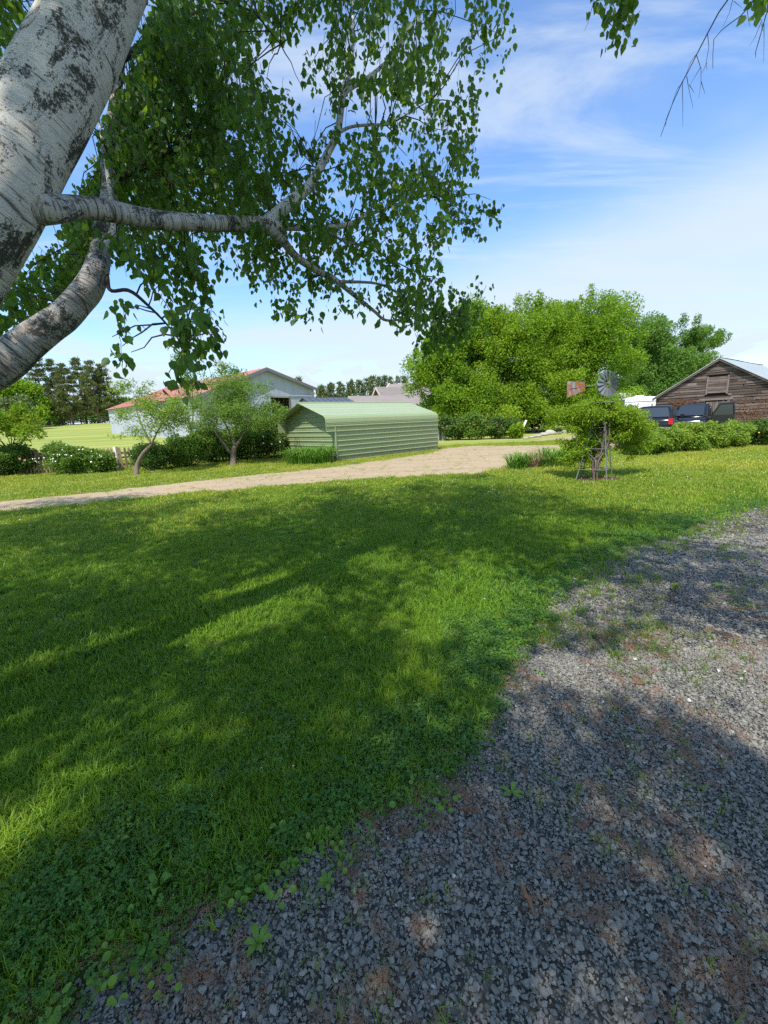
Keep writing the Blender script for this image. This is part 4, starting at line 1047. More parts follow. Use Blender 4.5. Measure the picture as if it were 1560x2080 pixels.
# ---- pines
def pine(label, base, h, w, seed, mat, n=5200, group="far pines", bare=.1, size=.5):
    r = np.random.default_rng(seed); base = np.asarray(base, float)
    o = thing("pine_tree", base, label, "pine tree", group)
    mb = MB(); mb.tube([base - Z * .1, base + Z * h * .5, base + Z * h * .97], [h * .017, h * .011, h * .003], 6); mb.build("trunk", M_bark, o, True)
    P, D = [], []; mb = MB(); nb = 0
    z = h * bare
    while z < h * .97:
        t = (z / h - bare) / (1 - bare); rad = w * (1 - t) ** .75 * (.85 + .3 * r.random()) if t > .12 else w * (.75 + .25 * r.random())
        for k in range(6):
            a = r.uniform(0, 6.28); ln = rad * r.uniform(.65, 1.1)
            tip = base + np.array([math.cos(a) * ln, math.sin(a) * ln, z + ln * r.uniform(.05, .30)]); rt = base + Z * (z)
            if nb < 60: mb.tube([rt, tip], [.035, .012], 4, False); nb += 1
            m_ = max(3, int(n / (14 * 6) * (.4 + ln / w)))
            tt = r.uniform(.25, 1.0, m_) ** .7; q = rt + (tip - rt) * tt[:, None] + r.normal(0, .10 + .10 * w / 3, (m_, 3)) * np.array([1, 1, .7])
            P.append(q); D.append(unit((tip - rt)[None] * .35 / max(ln, .1) + r.normal(0, .55, (m_, 3)) + np.array([0, 0, .55])))
        z += h / 15 * r.uniform(.8, 1.2)
    mb.build("branches", M_bark, o)
    P = np.vstack(P); D = np.vstack(D); k = len(P)
    L = size * r.uniform(.6, 1.3, k)
    leaf_mesh("crown", P, D, rdir(k, r), L, L * .42, mat, o, KITE, r.random(k))
lp = lambda px, y: np.array([*at_y(px, 866, y)[:2], 0.0])
def on_land(p): p = np.array(p, float); p[2] = float(land(p[0], p[1])); return p
pine_specs = [(98, 80, 12.8, 3.9, "large round pine nearest the birch stem"), (128, 84, 12.6, 3.4, "second pine of the left stand, with a pale trunk"), (150, 78, 10.8, 3.0, "shorter front pine in the middle of the left stand"),
              (178, 83, 12.2, 3.2, "tall pine right of the middle of the left stand"), (205, 80, 11.6, 3.2, "pine second from the right of the left stand"), (228, 82, 11.2, 3.0, "pine at the right end of the left stand by the red roofed barn")]
for i, (px, y, h, w, lab) in enumerate(pine_specs): pine(lab, on_land(lp(px, y)), h, w, 40 + i, M_pine, 9000, "pines at the left", .14, .40)
row = [(652, 786), (672, 783), (692, 779), (711, 776), (729, 774), (745, 770), (757, 767), (769, 768), (781, 766), (793, 769), (806, 767), (822, 766), (606, 770), (481, 756), (500, 762)]
names = ["short pine at the left end of the row behind the house", "second pine from the left behind the house", "third pine from the left behind the house", "fourth pine from the left behind the house", "fifth pine from the left behind the house",
         "sixth pine from the left behind the house", "pine rising left of the steep brown roof", "pine straight behind the steep roof peak", "tallest pine above the steep brown roof", "pine right of the steep roof peak", "pine second from the right behind the house",
         "pine at the right end touching the bright green tree", "pine tip over the right eave of the white barn", "pine tip over the red barn roof, left one", "pine tip over the red barn roof, right one"]
for i, ((px, py), lab) in enumerate(zip(row, names)):
    y = 98 + (i * 37 % 11); p = at_y(px, py, y); g_ = float(land(p[0], p[1]))
    pine(lab, (p[0], p[1], g_), p[2] - g_ + .4, 2.6, 60 + i, M_pinefar, 1700, "pines behind the house", .12, .75)
leafy_tree("broadleaf_tree", "pale green leafy tree at the left edge below the birch stem", on_land(lp(30, 75)), [px_blob(25, 815, 48, 34, 75), px_blob(-30, 820, 40, 30, 75), px_blob(60, 835, 30, 24, 74)], 40, .32, 9000, .5, M_maple, "trees at the far left", 31, trunk_r=.3)
leafy_tree("broadleaf_tree", "dull green small tree in front of the pines at left", on_land(lp(33, 66)), [px_blob(34, 835, 20, 24, 66)], 14, .4, 2600, .45, M_pinefar, "trees at the far left", 32, trunk_r=.15)

for px, lab in ((20, "dark thicket beyond the pines at the far left"), (110, "dark thicket behind the middle of the left pine stand"), (195, "dark thicket behind the right of the left pine stand"), (265, "dark thicket beyond the end of the red roofed barn")):
    q_ = at_y(px, 860, 96); bush("thicket", lab, (q_[0], q_[1], 3.55), 6.5, 2.5, 5.5, 5200, .6, M_shrub, 200 + px, "far thickets", "thicket", stems=3)
# ---- apple trees
def apple(label, base_px, fork_specs, blobs, mat, seed, n, trunk, y, leaf=.075):
    r = np.random.default_rng(seed); b = np.array([*g2(*base_px), 0.0])
    o = thing("apple_tree", b, label, "tree", "apple trees along the fence")
    tp = [np.append(at_y(px, py, y)[:3], w) for px, py, w in trunk]; tp[0][:3] = b - Z * .03
    S = spline(tp, 14); S[:, 3] *= .8; bark_tube("trunk", S[:, :3], S[:, 3], M_applebark, o, 10, .10, seed)
    for br in fork_specs:
        q = spline([np.append(at_y(px, py, y + dy), w * .75) for px, py, dy, w in br], 10); bark_tube("branch", q[:, :3], q[:, 3], M_applebark, o, 7, .08, seed + 1)
    subs = []
    for px, py, rx, ry, dy in blobs: subs.append(px_blob(px, py, rx, ry, y + dy))
    subs2 = sub_blobs(subs, len(subs) * 8, .46, r, .95)
    mb = MB()
    for s_ in subs2[:60]:
        c = min(subs, key=lambda q: np.linalg.norm(q[0] - s_[0]))[0]; mb.tube(limb_pts(c, s_[0], r, 4, 0, .06), [.010, .008, .006, .004], 4, False)
    mb.build("twigs", M_applebark, o)
    P, D, N, L = clump_leaves(subs2, n, leaf, r, .3, .5)
    leaf_mesh("crown", P, D, N, L, L * .55, mat, o, KITE, r.random(n))
apple("small crooked apple tree with sparse yellow green leaves by the picket gate", (277, 966),
      [[(308, 903, 0, .045), (290, 868, .1, .035), (283, 850, .2, .03), (278, 838, .2, .02), (277, 815, .2, .01)], [(308, 903, 0, .05), (318, 880, -.1, .04), (330, 858, -.2, .03), (345, 835, -.3, .018), (372, 820, -.4, .008)],
       [(318, 880, -.1, .03), (300, 862, -.5, .02), (320, 845, -.7, .012)]],
      [(262, 795, 26, 18, .1), (240, 845, 22, 12, .2), (300, 800, 18, 22, 0), (285, 835, 30, 20, -.3), (325, 850, 36, 24, -.2), (350, 830, 30, 22, .3), (235, 890, 12, 16, 0), (280, 880, 24, 12, .3), (335, 885, 22, 12, 0), (310, 820, 22, 18, .5), (350, 860, 26, 20, .4), (370, 835, 22, 18, .6)],
      M_apple1, 81, 8000, [(277, 968, .12), (279, 945, .105), (290, 922, .09), (308, 903, .075)], 16.3, .085)
apple("larger round apple tree with a forked grey trunk in front of the white barn", (473, 946),
      [[(468, 920, 0, .09), (450, 895, -.1, .075), (435, 872, -.2, .06), (425, 862, -.2, .05), (412, 858, -.2, .02)], [(478, 905, 0, .08), (470, 885, .1, .065), (458, 862, .2, .05), (445, 835, .3, .03), (430, 805, .3, .012)],
       [(480, 905, 0, .08), (492, 885, .1, .06), (502, 865, .2, .045), (512, 835, .2, .03), (530, 810, .1, .012)], [(492, 885, .1, .04), (520, 850, -.4, .03), (545, 835, -.5, .012)]],
      [(430, 820, 40, 26, -.2), (470, 790, 38, 22, .2), (510, 800, 36, 22, 0), (545, 810, 26, 18, 0), (400, 840, 34, 24, 0), (450, 850, 40, 22, -.7), (500, 845, 44, 22, -.6), (540, 850, 34, 22, -.2), (460, 770, 26, 14, .3), (530, 870, 28, 16, .3), (385, 810, 26, 22, .3), (425, 775, 26, 16, .3), (380, 850, 26, 20, .2), (415, 870, 30, 14, .4), (560, 835, 20, 18, .2), (500, 770, 24, 12, .4), (480, 825, 40, 24, .6)],
      M_apple2, 82, 27000, [(473, 948, .19), (474, 930, .165), (474, 918, .15), (478, 905, .12)], 18.8, .085)
leafy_tree("poplar_sapling", "slim pale green sapling rising beyond the apple trees", np.array([*at_y(372, 905, 24)[:2], 0]), [px_blob(372, 745, 12, 38, 24), px_blob(388, 780, 16, 24, 24), px_blob(455, 755, 26, 12, 24.5)], 26, .4, 2400, .12, M_apple2, None, 83, trunk_r=.05, nl=8, split=.6)

# ---- bushes along the picket fence
bg_ = lambda px, py: np.array([*g2(px, py), 0.0])
GB = "bushes along the picket fence"
bush("peony_bush", "dark leafy bush with a few red blossoms at the left edge of the fence", bg_(10, 968), 1.6, .9, 1.35, 9000, .11, M_shrub, 91, GB, flowers=(M_pink, 14, .10))
bush("peony_bush", "low dark bush with dusty pink blossoms right of the sumac", bg_(62, 963), .75, .7, 1.15, 5000, .10, M_shrubred, 92, GB, flowers=(M_pink, 16, .09))
bush("rose_bush", "broad green rose bush dotted with white blossoms against the fence", bg_(150, 964), 1.5, .75, 1.25, 11000, .10, M_rose, 93, GB, flowers=(M_petal, 40, .055))
bush("rose_bush", "smaller green bush tucked against the white gatepost", bg_(205, 961), .75, .6, 1.0, 5000, .10, M_rose, 94, GB, flowers=(M_petal, 6, .07))
leafy_tree("sumac_shrub", "yellow green sumac with orange leaf tips at the left edge", bg_(12, 962) + np.array([0, .6, 0]), [px_blob(15, 850, 42, 26, 18), px_blob(55, 862, 26, 16, 17.6), px_blob(-25, 865, 40, 30, 18), px_blob(62, 880, 20, 14, 17.4), px_blob(20, 885, 40, 16, 17.6)], 44, .36, 6500, .15, M_sumac, None, 95, "shrub", .06, nl=10, shape=LANCE, wid=1.3)
bush("lilac_bush", "dark green bush just right of the small apple tree", bg_(318, 956), 1.0, .7, 1.15, 8000, .09, M_shrub, 96, GB)
bush("lilac_bush", "dark mixed bush between the two apple trees", bg_(385, 950), 1.4, .9, 1.6, 12000, .095, M_rose, 97, GB)
bush("lilac_bush", "shadowy bush behind the larger apple tree trunk", bg_(438, 940), 1.4, .9, 1.7, 12000, .10, M_shrub, 98, GB)
bush("lilac_bush", "tall bush under the open barn door", bg_(515, 934), 1.7, 1.0, 2.3, 16000, .11, M_rose, 99, GB)
bush("lilac_bush", "reddish green bush left of the concrete block pillar", bg_(560, 932), 1.0, .8, 1.6, 8000, .10, M_shrubred, 100, GB, flowers=(M_petal, 14, .10))
leafy_tree("flowering_shrub", "shrub with white blossom at the shed's left roof corner", np.array([*at_y(570, 920, 22.6)[:2], 0]), [px_blob(570, 855, 22, 20, 22.6), px_blob(588, 868, 14, 10, 22.3)], 18, .4, 2600, .12, M_rose, None, 101, "shrub", .04, nl=8)
# rose hedge beyond the drive
bush("rose_hedge", "reddish flowering bush beside the small rusty roofed hut", bg_(925, 894), 1.6, .9, 2.0, 8000, .16, M_shrubred, 102, "flowering bushes beyond the drive", flowers=(M_pink, 40, .07))
bush("rose_hedge", "green flowering bush in the middle beyond the drive", bg_(968, 893), 1.5, .9, 2.0, 8000, .16, M_rose, 103, "flowering bushes beyond the drive", flowers=(M_pink, 10, .07))
bush("rose_hedge", "low reddish bush at the right end beyond the drive", bg_(1015, 891), 1.5, .9, 1.65, 8000, .16, M_shrubred, 104, "flowering bushes beyond the drive", flowers=(M_pink, 30, .07))
bush("rhubarb_plant", "bright yellow green leafy plant beside the leaning white post", bg_(1048, 891), .55, .5, 1.05, 500, .36, M_vine, 105, None, "plant", nsub=12, stems=4)
# low dark growth under the big trees
for i, (px, py, w_, lab) in enumerate([(1085, 880, 2.6, "dark undergrowth left of the field stones"), (1000, 884, 3.0, "dark undergrowth behind the flowering bushes"), (1180, 872, 3.2, "dark undergrowth under the tallest tree"), (930, 886, 2.6, "dark undergrowth behind the rusty roofed hut"), (1300, 868, 3.0, "dark undergrowth behind the white campers")]):
    b_ = bg_(px, py); b_[1] += 6; b_[0] *= 1.16
    bush("undergrowth_bush", lab, b_, w_ * 1.5, 1.4, 2.6, 7000, .26, M_shrub, 110 + i, "undergrowth beneath the big trees")
# ---- hedge on the right
GH = "shrubs in the hedge at right"
hs = [(1296, 925, .85, .90, "hedge shrub merging with the vine at the left end"), (1345, 921, .9, .88, "second hedge shrub from the left, before the tail light"), (1392, 917, .9, 1.12, "third hedge shrub from the left, before the open pickup door"),
      (1437, 913, .9, 1.05, "fourth hedge shrub from the left, before the barn door"), (1482, 909, .9, 1.0, "fifth hedge shrub from the left, below the dry vines"), (1530, 905, 1.0, 1.0, "hedge shrub with yellow blossoms near the right edge"), (1585, 899, 1.1, 1.0, "hedge shrub cut off by the right edge")]
for i, (px, py, w_, h_, lab) in enumerate(hs):
    bush("hedge_shrub", lab, bg_(px, py), w_, .75, h_, 9500, .085, M_hedge if i < 5 else M_shrubred, 120 + i, GH, flowers=(M_yellow, 16, .06) if i == 5 else None)

# ---- vine / shrub in the windmill
vb = MILL + np.array([-.13, -.12, 0]); VY = MILL[1]
vine = thing("climbing_vine", vb, "bright green climbing vine sprawling through the garden windmill", "vine")
r = np.random.default_rng(131)
for i in range(7):
    a = vb + np.array([r.uniform(-.09, .09), r.uniform(-.08, .08), -.02]); b = MILL + np.array([r.uniform(-.25, .2), r.uniform(-.2, .2), r.uniform(1.1, 1.75)])
    q = spline([a, a + np.array([r.uniform(-.08, .08), r.uniform(-.08, .08), .5]), (a + b) / 2 + r.normal(0, .07, 3), b], 12); bark_tube("stem", q, np.linspace(r.uniform(.018, .032), .010, 12), M_bark, vine, 7, .12, i)
vblobs = [(1196, 824, 34, 12, -.1), (1152, 846, 36, 15, 0), (1185, 850, 40, 16, -.25), (1130, 862, 22, 14, .1), (1150, 872, 22, 12, -.1), (1215, 842, 24, 14, .2), (1250, 828, 22, 12, 0), (1276, 850, 32, 18, .1), (1262, 870, 36, 22, -.15), (1300, 882, 24, 18, .3), (1290, 902, 30, 18, .3), (1250, 845, 30, 18, -.25),
          (1168, 918, 26, 16, -.1), (1158, 942, 16, 12, -.15), (1190, 900, 26, 12, -.1), (1185, 935, 12, 14, .1), (1275, 935, 12, 8, 0), (1205, 925, 18, 14, .1), (1200, 870, 20, 22, .15), (1232, 880, 18, 24, .25), (1215, 905, 14, 16, .2), (1190, 880, 24, 18, .1), (1240, 905, 18, 14, .2), (1170, 935, 20, 16, 0), (1185, 955, 12, 8, .1), (1310, 868, 22, 16, .3), (1150, 905, 18, 12, 0), (1160, 928, 24, 16, -.1)]
vm = [px_blob(px, py, rx, ry, VY + dy + .22) for px, py, rx, ry, dy in vblobs]
vs_ = sub_blobs(vm, 240, .5, r, .8)
vs_ += [(MILL + np.array([r.uniform(-.38, .16), r.uniform(-.1, .3), z_]), (.17, .17, .15)) for z_ in np.linspace(.45, 1.75, 22)]
for i in range(16):
    t = vs_[i][0]; rt = MILL + np.array([0, 0, min(1.7, max(.3, t[2] - .1))]); mb = MB(); mb.tube(limb_pts(rt, t, r, 5, .06, .04), np.linspace(.014, .004, 5), 5); mb.build("tendril", M_bark, vine)
n = 40000; P, D, N, L = clump_leaves(vs_, n, .064, r, .4, .5, .3)
leaf_mesh("foliage", P, D, N, L, L * .52, M_vine, vine, KITE, r.random(n))

# ---- strap-leaved clumps
def strap_clump(name, label, base, rx, ry, h, n, mat, seed, group, w=.03, cat="plant"):
    r = np.random.default_rng(seed); V, FF, rn = [], [], []; k = 7
    for i in range(n):
        a = r.uniform(0, 6.28); q = math.sqrt(r.random()); b = base + np.array([math.cos(a) * rx * q * .75, math.sin(a) * ry * q * .75, 0])
        az = a + r.normal(0, .7); d = np.array([math.cos(az), math.sin(az), 0]); side = np.array([-d[1], d[0], 0]); ln = h * r.uniform(.8, 1.45); lean = r.uniform(.25, .75)
        rv = r.random()
        for j in range(k):
            t = j / (k - 1); hz = ln * (math.sin(t * 2.2) * .8) * (1.05 - lean * .45); out_ = ln * lean * (t ** 1.7) * 1.05
            c = b + d * out_ + Z * max(hz, .01); ww = w * (1 - t ** 2.5) * (.6 + .4 * min(1, t * 4)) * .5 + .001
            V += [c - side * ww, c + side * ww]; rn += [rv, rv]
        o_ = i * 2 * k
        for j in range(k - 1): FF.append((o_ + 2 * j, o_ + 2 * j + 1, o_ + 2 * j + 3, o_ + 2 * j + 2))
    o = thing(name, base, label, cat, group)
    meshnp("foliage", np.array(V), np.array(FF), mat, o, True, np.array(rn)); return o
strap_clump("daylily_clump", "wide arching daylily clump at the front corner of the green shed", bg_(628, 944) + np.array([0, .35, 0]), 1.35, .75, .78, 620, M_lily, 141, "daylily clumps", .035)
strap_clump("daylily_clump", "daylily clump left of the dry grass by the drive", bg_(1052, 953), .42, .4, .55, 190, M_lily, 142, "daylily clumps", .026)
strap_clump("daylily_clump", "dark green daylily clump between the dry grass and the vine", bg_(1118, 948), .52, .4, .62, 230, M_lily, 143, "daylily clumps", .026)
strap_clump("dry_grass_clump", "dry straw coloured grass clump between two daylily clumps", bg_(1085, 950), .26, .26, .55, 170, M_dry, 144, None, .010)

# ================================================================== THE BIRCH OVERHEAD
def P3(px, py, d, r): return np.append(pix(px, py, d), r)
birch = thing("birch_tree", (-2.9, 1.75, 0), "big white barked birch leaning in from the left with drooping leafy branches", "tree")
tr = [np.array([-3.05, 1.45, -.1, .30]), np.array([-2.85, 1.6, .6, .25]), np.array([-2.5, 1.85, 1.5, .215]), P3(-104, 542, 1.97, .205), P3(-12, 408, 1.99, .192), P3(54, 292, 2.02, .186), P3(111, 180, 2.06, .183), P3(219, -50, 2.16, .178),
      np.array([-.75, 3.0, 5.3, .155]), np.array([-.35, 3.1, 7.0, .12]), np.array([-.2, 3.0, 9.0, .08]), np.array([-.2, 2.8, 11.0, .04])]
S = spline(tr, 110); bark_tube("trunk", S[:, :3], S[:, 3], M_birch, birch, 40, .05, 1)
st = [np.array([-3.45, 2.0, -.1, .17]), np.array([-3.2, 2.2, .8, .15]), P3(-140, 840, 2.5, .125), P3(0, 746, 2.6, .110), P3(48, 704, 2.64, .102), P3(96, 666, 2.68, .094), P3(128, 643, 2.72, .090), P3(154, 615, 2.76, .086), P3(180, 584, 2.81, .084), P3(197, 546, 2.86, .072), P3(203, 515, 2.92, .064), P3(212, 450, 3.0, .054), P3(222, 380, 3.1, .050),
      P3(218, 315, 3.25, .046), P3(232, 220, 3.5, .042), P3(250, 80, 3.9, .036), P3(270, -120, 4.5, .03)]
S = spline(st, 90); bark_tube("stem", S[:, :3], S[:, 3], M_birch2, birch, 26, .10, 2)
SKEL = []
def limb(pts, mat=None, seg=14, n=36, rough=.08):
    q = spline([P3(*p) for p in pts], n); bark_tube("branch", q[:, :3], q[:, 3], mat or M_birch2, birch, seg, rough, len(SKEL)); SKEL.append(q[:, :3])
SKEL.append(S[40:, :3])
limb([(-10, 410, 2.0, .15), (40, 414, 2.02, .125), (75, 419, 2.04, .088), (108, 424, 2.08, .066), (160, 421, 2.2, .054), (215, 427, 2.3, .054), (319, 447, 2.55, .052), (423, 453, 2.8, .050), (500, 455, 3.0, .050), (548, 456, 3.12, .050)], n=60, seg=18)
limb([(540, 456, 3.1, .050), (575, 425, 3.2, .045), (600, 403, 3.25, .042), (628, 378, 3.3, .038), (648, 345, 3.35, .032), (665, 312, 3.4, .030), (685, 270, 3.45, .029), (692, 225, 3.5, .028), (698, 185, 3.55, .026), (712, 140, 3.6, .019), (716, 70, 3.7, .015), (718, -40, 3.9, .010)], n=60, mat=M_birch)
limb([(697, 190, 3.55, .019), (730, 168, 3.6, .018), (760, 148, 3.7, .016), (800, 110, 3.8, .013), (835, 60, 3.9, .010), (850, 20, 4.0, .006)], n=24, seg=8, mat=M_birch)
limb([(690, 268, 3.45, .014), (712, 258, 3.5, .012), (745, 254, 3.55, .012), (790, 252, 3.6, .011), (815, 238, 3.7, .008), (880, 200, 3.9, .004)], n=24, seg=8, mat=M_birch)
limb([(545, 462, 3.1, .045), (575, 490, 3.2, .034), (600, 520, 3.3, .030), (640, 548, 3.4, .027), (680, 568, 3.5, .024), (720, 600, 3.6, .018), (760, 632, 3.7, .014), (782, 650, 3.75, .012), (815, 648, 3.8, .009), (850, 630, 4.0, .005)], n=48, seg=10)
limb([(555, 458, 3.12, .035), (610, 462, 3.3, .026), (670, 462, 3.5, .023), (710, 455, 3.6, .020), (745, 438, 3.7, .015), (800, 418, 3.9, .010), (880, 390, 4.2, .006)], n=36, seg=10, mat=M_birch)
limb([(660, 466, 3.45, .012), (700, 490, 3.5, .011), (740, 500, 3.6, .009), (790, 525, 3.8, .007), (860, 560, 4.1, .004)], n=24, seg=7)
limb([(690, 572, 3.5, .014), (760, 575, 3.7, .011), (800, 590, 3.8, .011), (840, 620, 4.0, .007), (930, 640, 4.4, .004)], n=24, seg=7)
limb([(215, 560, 2.87, .022), (225, 590, 2.8, .012), (262, 590, 2.7, .012), (300, 620, 2.6, .009), (340, 660, 2.5, .006), (370, 700, 2.45, .004)], n=24, seg=7, mat=M_twig)
limb([(200, 520, 2.9, .03), (230, 470, 2.95, .025), (228, 420, 3.0, .018), (215, 330, 3.1, .013), (200, 240, 3.3, .009)], n=24, seg=8, mat=M_birch)
limb([(240, 360, 3.1, .03), (300, 330, 3.3, .025), (380, 280, 3.6, .02), (440, 200, 4.0, .014), (470, 90, 4.4, .010)], n=24, seg=8, mat=M_twig)
limb([(250, 120, 3.8, .03), (330, 60, 4.2, .02), (420, 20, 4.6, .014), (500, 50, 5.0, .008)], n=24, seg=8, mat=M_twig)
limb([(505, -60, 3.4, .010), (520, 20, 3.35, .008), (545, 60, 3.3, .006), (570, 90, 3.3, .004)], n=14, seg=6, mat=M_twig)
# limbs above the picture that carry the rest of the crown
def limb3(pts, r0, r1, mat=M_birch2, n=24):
    q = spline(pts, n); bark_tube("branch", q, np.linspace(r0, r1, n), mat, birch, 8, .06, len(SKEL)); SKEL.append(q)
limb3([(-1.0, 2.85, 4.6), (-.2, 2.6, 5.4), (1.0, 2.2, 5.6), (2.4, 1.9, 5.2), (3.3, 1.9, 4.6)], .06, .012)
limb3([(-.6, 3.05, 6.0), (.6, 2.2, 7.4), (2.0, 1.2, 8.2), (3.3, .3, 8.3)], .07, .012)
limb3([(-.5, 3.0, 6.4), (-1.6, 1.6, 8.0), (-2.4, 0.0, 9.0), (-2.8, -1.6, 9.2)], .07, .012)
limb3([(-.3, 3.1, 7.4), (-.2, 1.6, 9.0), (.3, -.2, 10.2), (.6, -1.8, 10.4)], .06, .012)
limb3([(-.8, 2.95, 5.2), (-2.4, 2.4, 6.6), (-4.4, 1.7, 7.6), (-6.0, 1.0, 7.8)], .07, .012)
limb3([(-.25, 3.05, 8.4), (-1.8, 2.0, 10.4), (-3.4, 1.0, 11.2)], .05, .012)

SKP = np.vstack(SKEL)
leafC, leafD, leafN, leafL, twigs = [], [], [], [], MB()
br = np.random.default_rng(77)
def spray(start, ln, nleaf, size, keep=None):
    az = br.uniform(0, 6.28); out_ = np.array([math.cos(az), math.sin(az), 0]) * br.uniform(.1, .5)
    pts = [start + out_ * ln * t + np.array([0, 0, -ln * (.25 * t + .75 * t * t)]) for t in np.linspace(0, 1, 5)]
    C = []
    for i in range(nleaf):
        t = (i + br.random()) / nleaf; k = min(3, int(t * 4)); u_ = t * 4 - k; p = pts[k] + (pts[k + 1] - pts[k]) * u_
        C.append(p + br.normal(0, .022, 3))
    C = np.array(C)
    if keep is not None:
        x, y, d = project(C); ok = keep(x, y)
        if not ok.any(): return
        C = C[ok]
        if ok.sum() > nleaf * .5 and ok[-2:].all(): twigs.tube(pts, [.0022, .002, .0017, .0014, .001], 3, False)
    k = len(C); leafC.append(C)
    D = np.stack([br.normal(0, .45, k), br.normal(0, .45, k), -np.abs(br.normal(.9, .35, k))], 1); leafD.append(unit(D))
    leafN.append(unit(np.stack([br.normal(0, 1, k), br.normal(0, 1, k), br.normal(.25, .6, k)], 1)))
    leafL.append(size * br.uniform(.6, 1.25, k))
def fill(poly, d0, d1, nclu, nsp, size, ln=(.16, .34), spread=.16, holes=(), nleaf=13):
    xs = [p[0] for p in poly]; ys = [p[1] for p in poly]; made = 0; tries = 0
    def keep(x, y):
        jx = x + br.normal(0, 9, x.shape); jy = y + br.normal(0, 9, x.shape)
        ok = inpoly(jx, jy, poly)
        for hx, hy, hr in holes: ok &= (jx - hx) ** 2 + (jy - hy) ** 2 > hr * hr
        return ok
    while made < nclu and tries < nclu * 60:
        tries += 1; x = br.uniform(min(xs), max(xs)); y = br.uniform(min(ys), max(ys))
        if not inpoly(np.array([x]), np.array([y]), poly)[0]: continue
        if any((x - hx) ** 2 + (y - hy) ** 2 < hr * hr for hx, hy, hr in holes): continue
        d = br.uniform(d0, d1); c = pix(x, y, d) + np.array([0, 0, .08]); made += 1
        j = np.argmin(((SKP - c) ** 2).sum(1)); a = SKP[j]
        if np.linalg.norm(a - c) < 1.1: twigs.tube(limb_pts(a, c, br, 5, .06, .04), [.0055, .005, .004, .003, .002], 4, False)
        for _ in range(nsp):
            spray(c + br.normal(0, spread, 3), br.uniform(*ln), nleaf, size, keep)
BL_ = .054
fill([(470, -40), (1030, -40), (1042, 40), (1036, 112), (1000, 100), (1012, 225), (985, 190), (962, 255), (968, 350), (935, 415), (960, 470), (925, 500), (905, 545), (890, 570), (900, 640), (840, 668), (770, 655), (700, 645), (655, 662), (590, 640), (560, 660), (545, 620), (505, 560), (450, 540), (400, 480), (480, 420), (520, 300), (500, 200), (560, 120), (470, 60)],
     3.0, 4.5, 118, 8, BL_, holes=((575, 130, 50), (770, 215, 36), (640, 75, 34), (625, 250, 40), (700, 240, 26), (830, 300, 28), (700, 405, 26), (600, 330, 26), (735, 560, 26), (905, 130, 22), (560, 390, 20), (800, 60, 22), (870, 420, 24), (660, 520, 22), (800, 470, 20), (650, 620, 24), (850, 230, 22), (740, 130, 24), (900, 330, 20)))
fill([(900, 410), (1025, 408), (1022, 455), (985, 480), (925, 485), (900, 450)], 4.0, 4.4, 6, 4, BL_, (.12, .2), .07)
fill([(845, 600), (905, 590), (965, 580), (1005, 572), (990, 600), (1030, 635), (1012, 660), (950, 672), (935, 700), (870, 690), (835, 655)], 4.1, 4.6, 15, 5, BL_, (.12, .25), .10)
fill([(835, 690), (900, 650), (960, 640), (960, 690), (900, 720), (850, 735)], 4.2, 4.7, 7, 4, BL_, (.10, .2), .08)
fill([(130, 480), (200, 320), (330, -40), (480, -40), (520, 120), (560, 250), (545, 420), (400, 470), (200, 500)], 2.9, 5.4, 165, 10, BL_, holes=((190, 330, 22), (470, 270, 20), (230, 470, 18), (530, 330, 20), (400, 380, 14), (300, 250, 12), (480, 160, 20)))
fill([(130, 470), (400, 480), (470, 570), (430, 580), (450, 640), (400, 640), (330, 600), (290, 560), (250, 550), (215, 500)], 2.5, 3.6, 22, 5, BL_, (.12, .3), .12, holes=((430, 545, 16),))
fill([(222, 600), (262, 600), (285, 650), (262, 700), (272, 750), (232, 765), (222, 720), (250, 680)], 2.25, 2.5, 5, 3, BL_, (.12, .2), .05, nleaf=9)
fill([(300, 620), (400, 620), (445, 640), (452, 690), (435, 740), (405, 770), (390, 800), (330, 815), (330, 760), (370, 720), (340, 680)], 2.05, 2.6, 15, 3, BL_, (.12, .26), .07, nleaf=10, holes=((400, 690, 14),))
fill([(-60, 600), (0, 560), (60, 545), (150, 440), (225, 480), (215, 560), (190, 620), (120, 640), (60, 640), (0, 690), (-60, 700)], 2.9, 4.2, 38, 8, BL_, (.12, .26), .12)
fill([(120, 460), (165, 345), (225, 225), (285, 105), (330, 0), (380, 60), (300, 260), (250, 420), (200, 520), (130, 520)], 2.9, 4.6, 42, 8, BL_, (.12, .26), .12)
fill([(-80, -60), (70, -60), (45, 30), (0, 110), (-80, 160)], 2.6, 3.6, 24, 8, BL_)
fill([(1203, -40), (1292, -40), (1292, 40), (1283, 66), (1266, 100), (1240, 96), (1228, 70), (1206, 52)], 2.5, 2.7, 5, 5, BL_, (.12, .2), .05)
fill([(1520, -40), (1600, -40), (1600, 60), (1545, 42), (1528, 30)], 2.6, 2.8, 4, 4, BL_, (.12, .2), .05)
fill([(1335, -40), (1358, -40), (1356, 8), (1342, 12)], 2.6, 2.65, 1, 2, BL_, (.1, .15), .03)
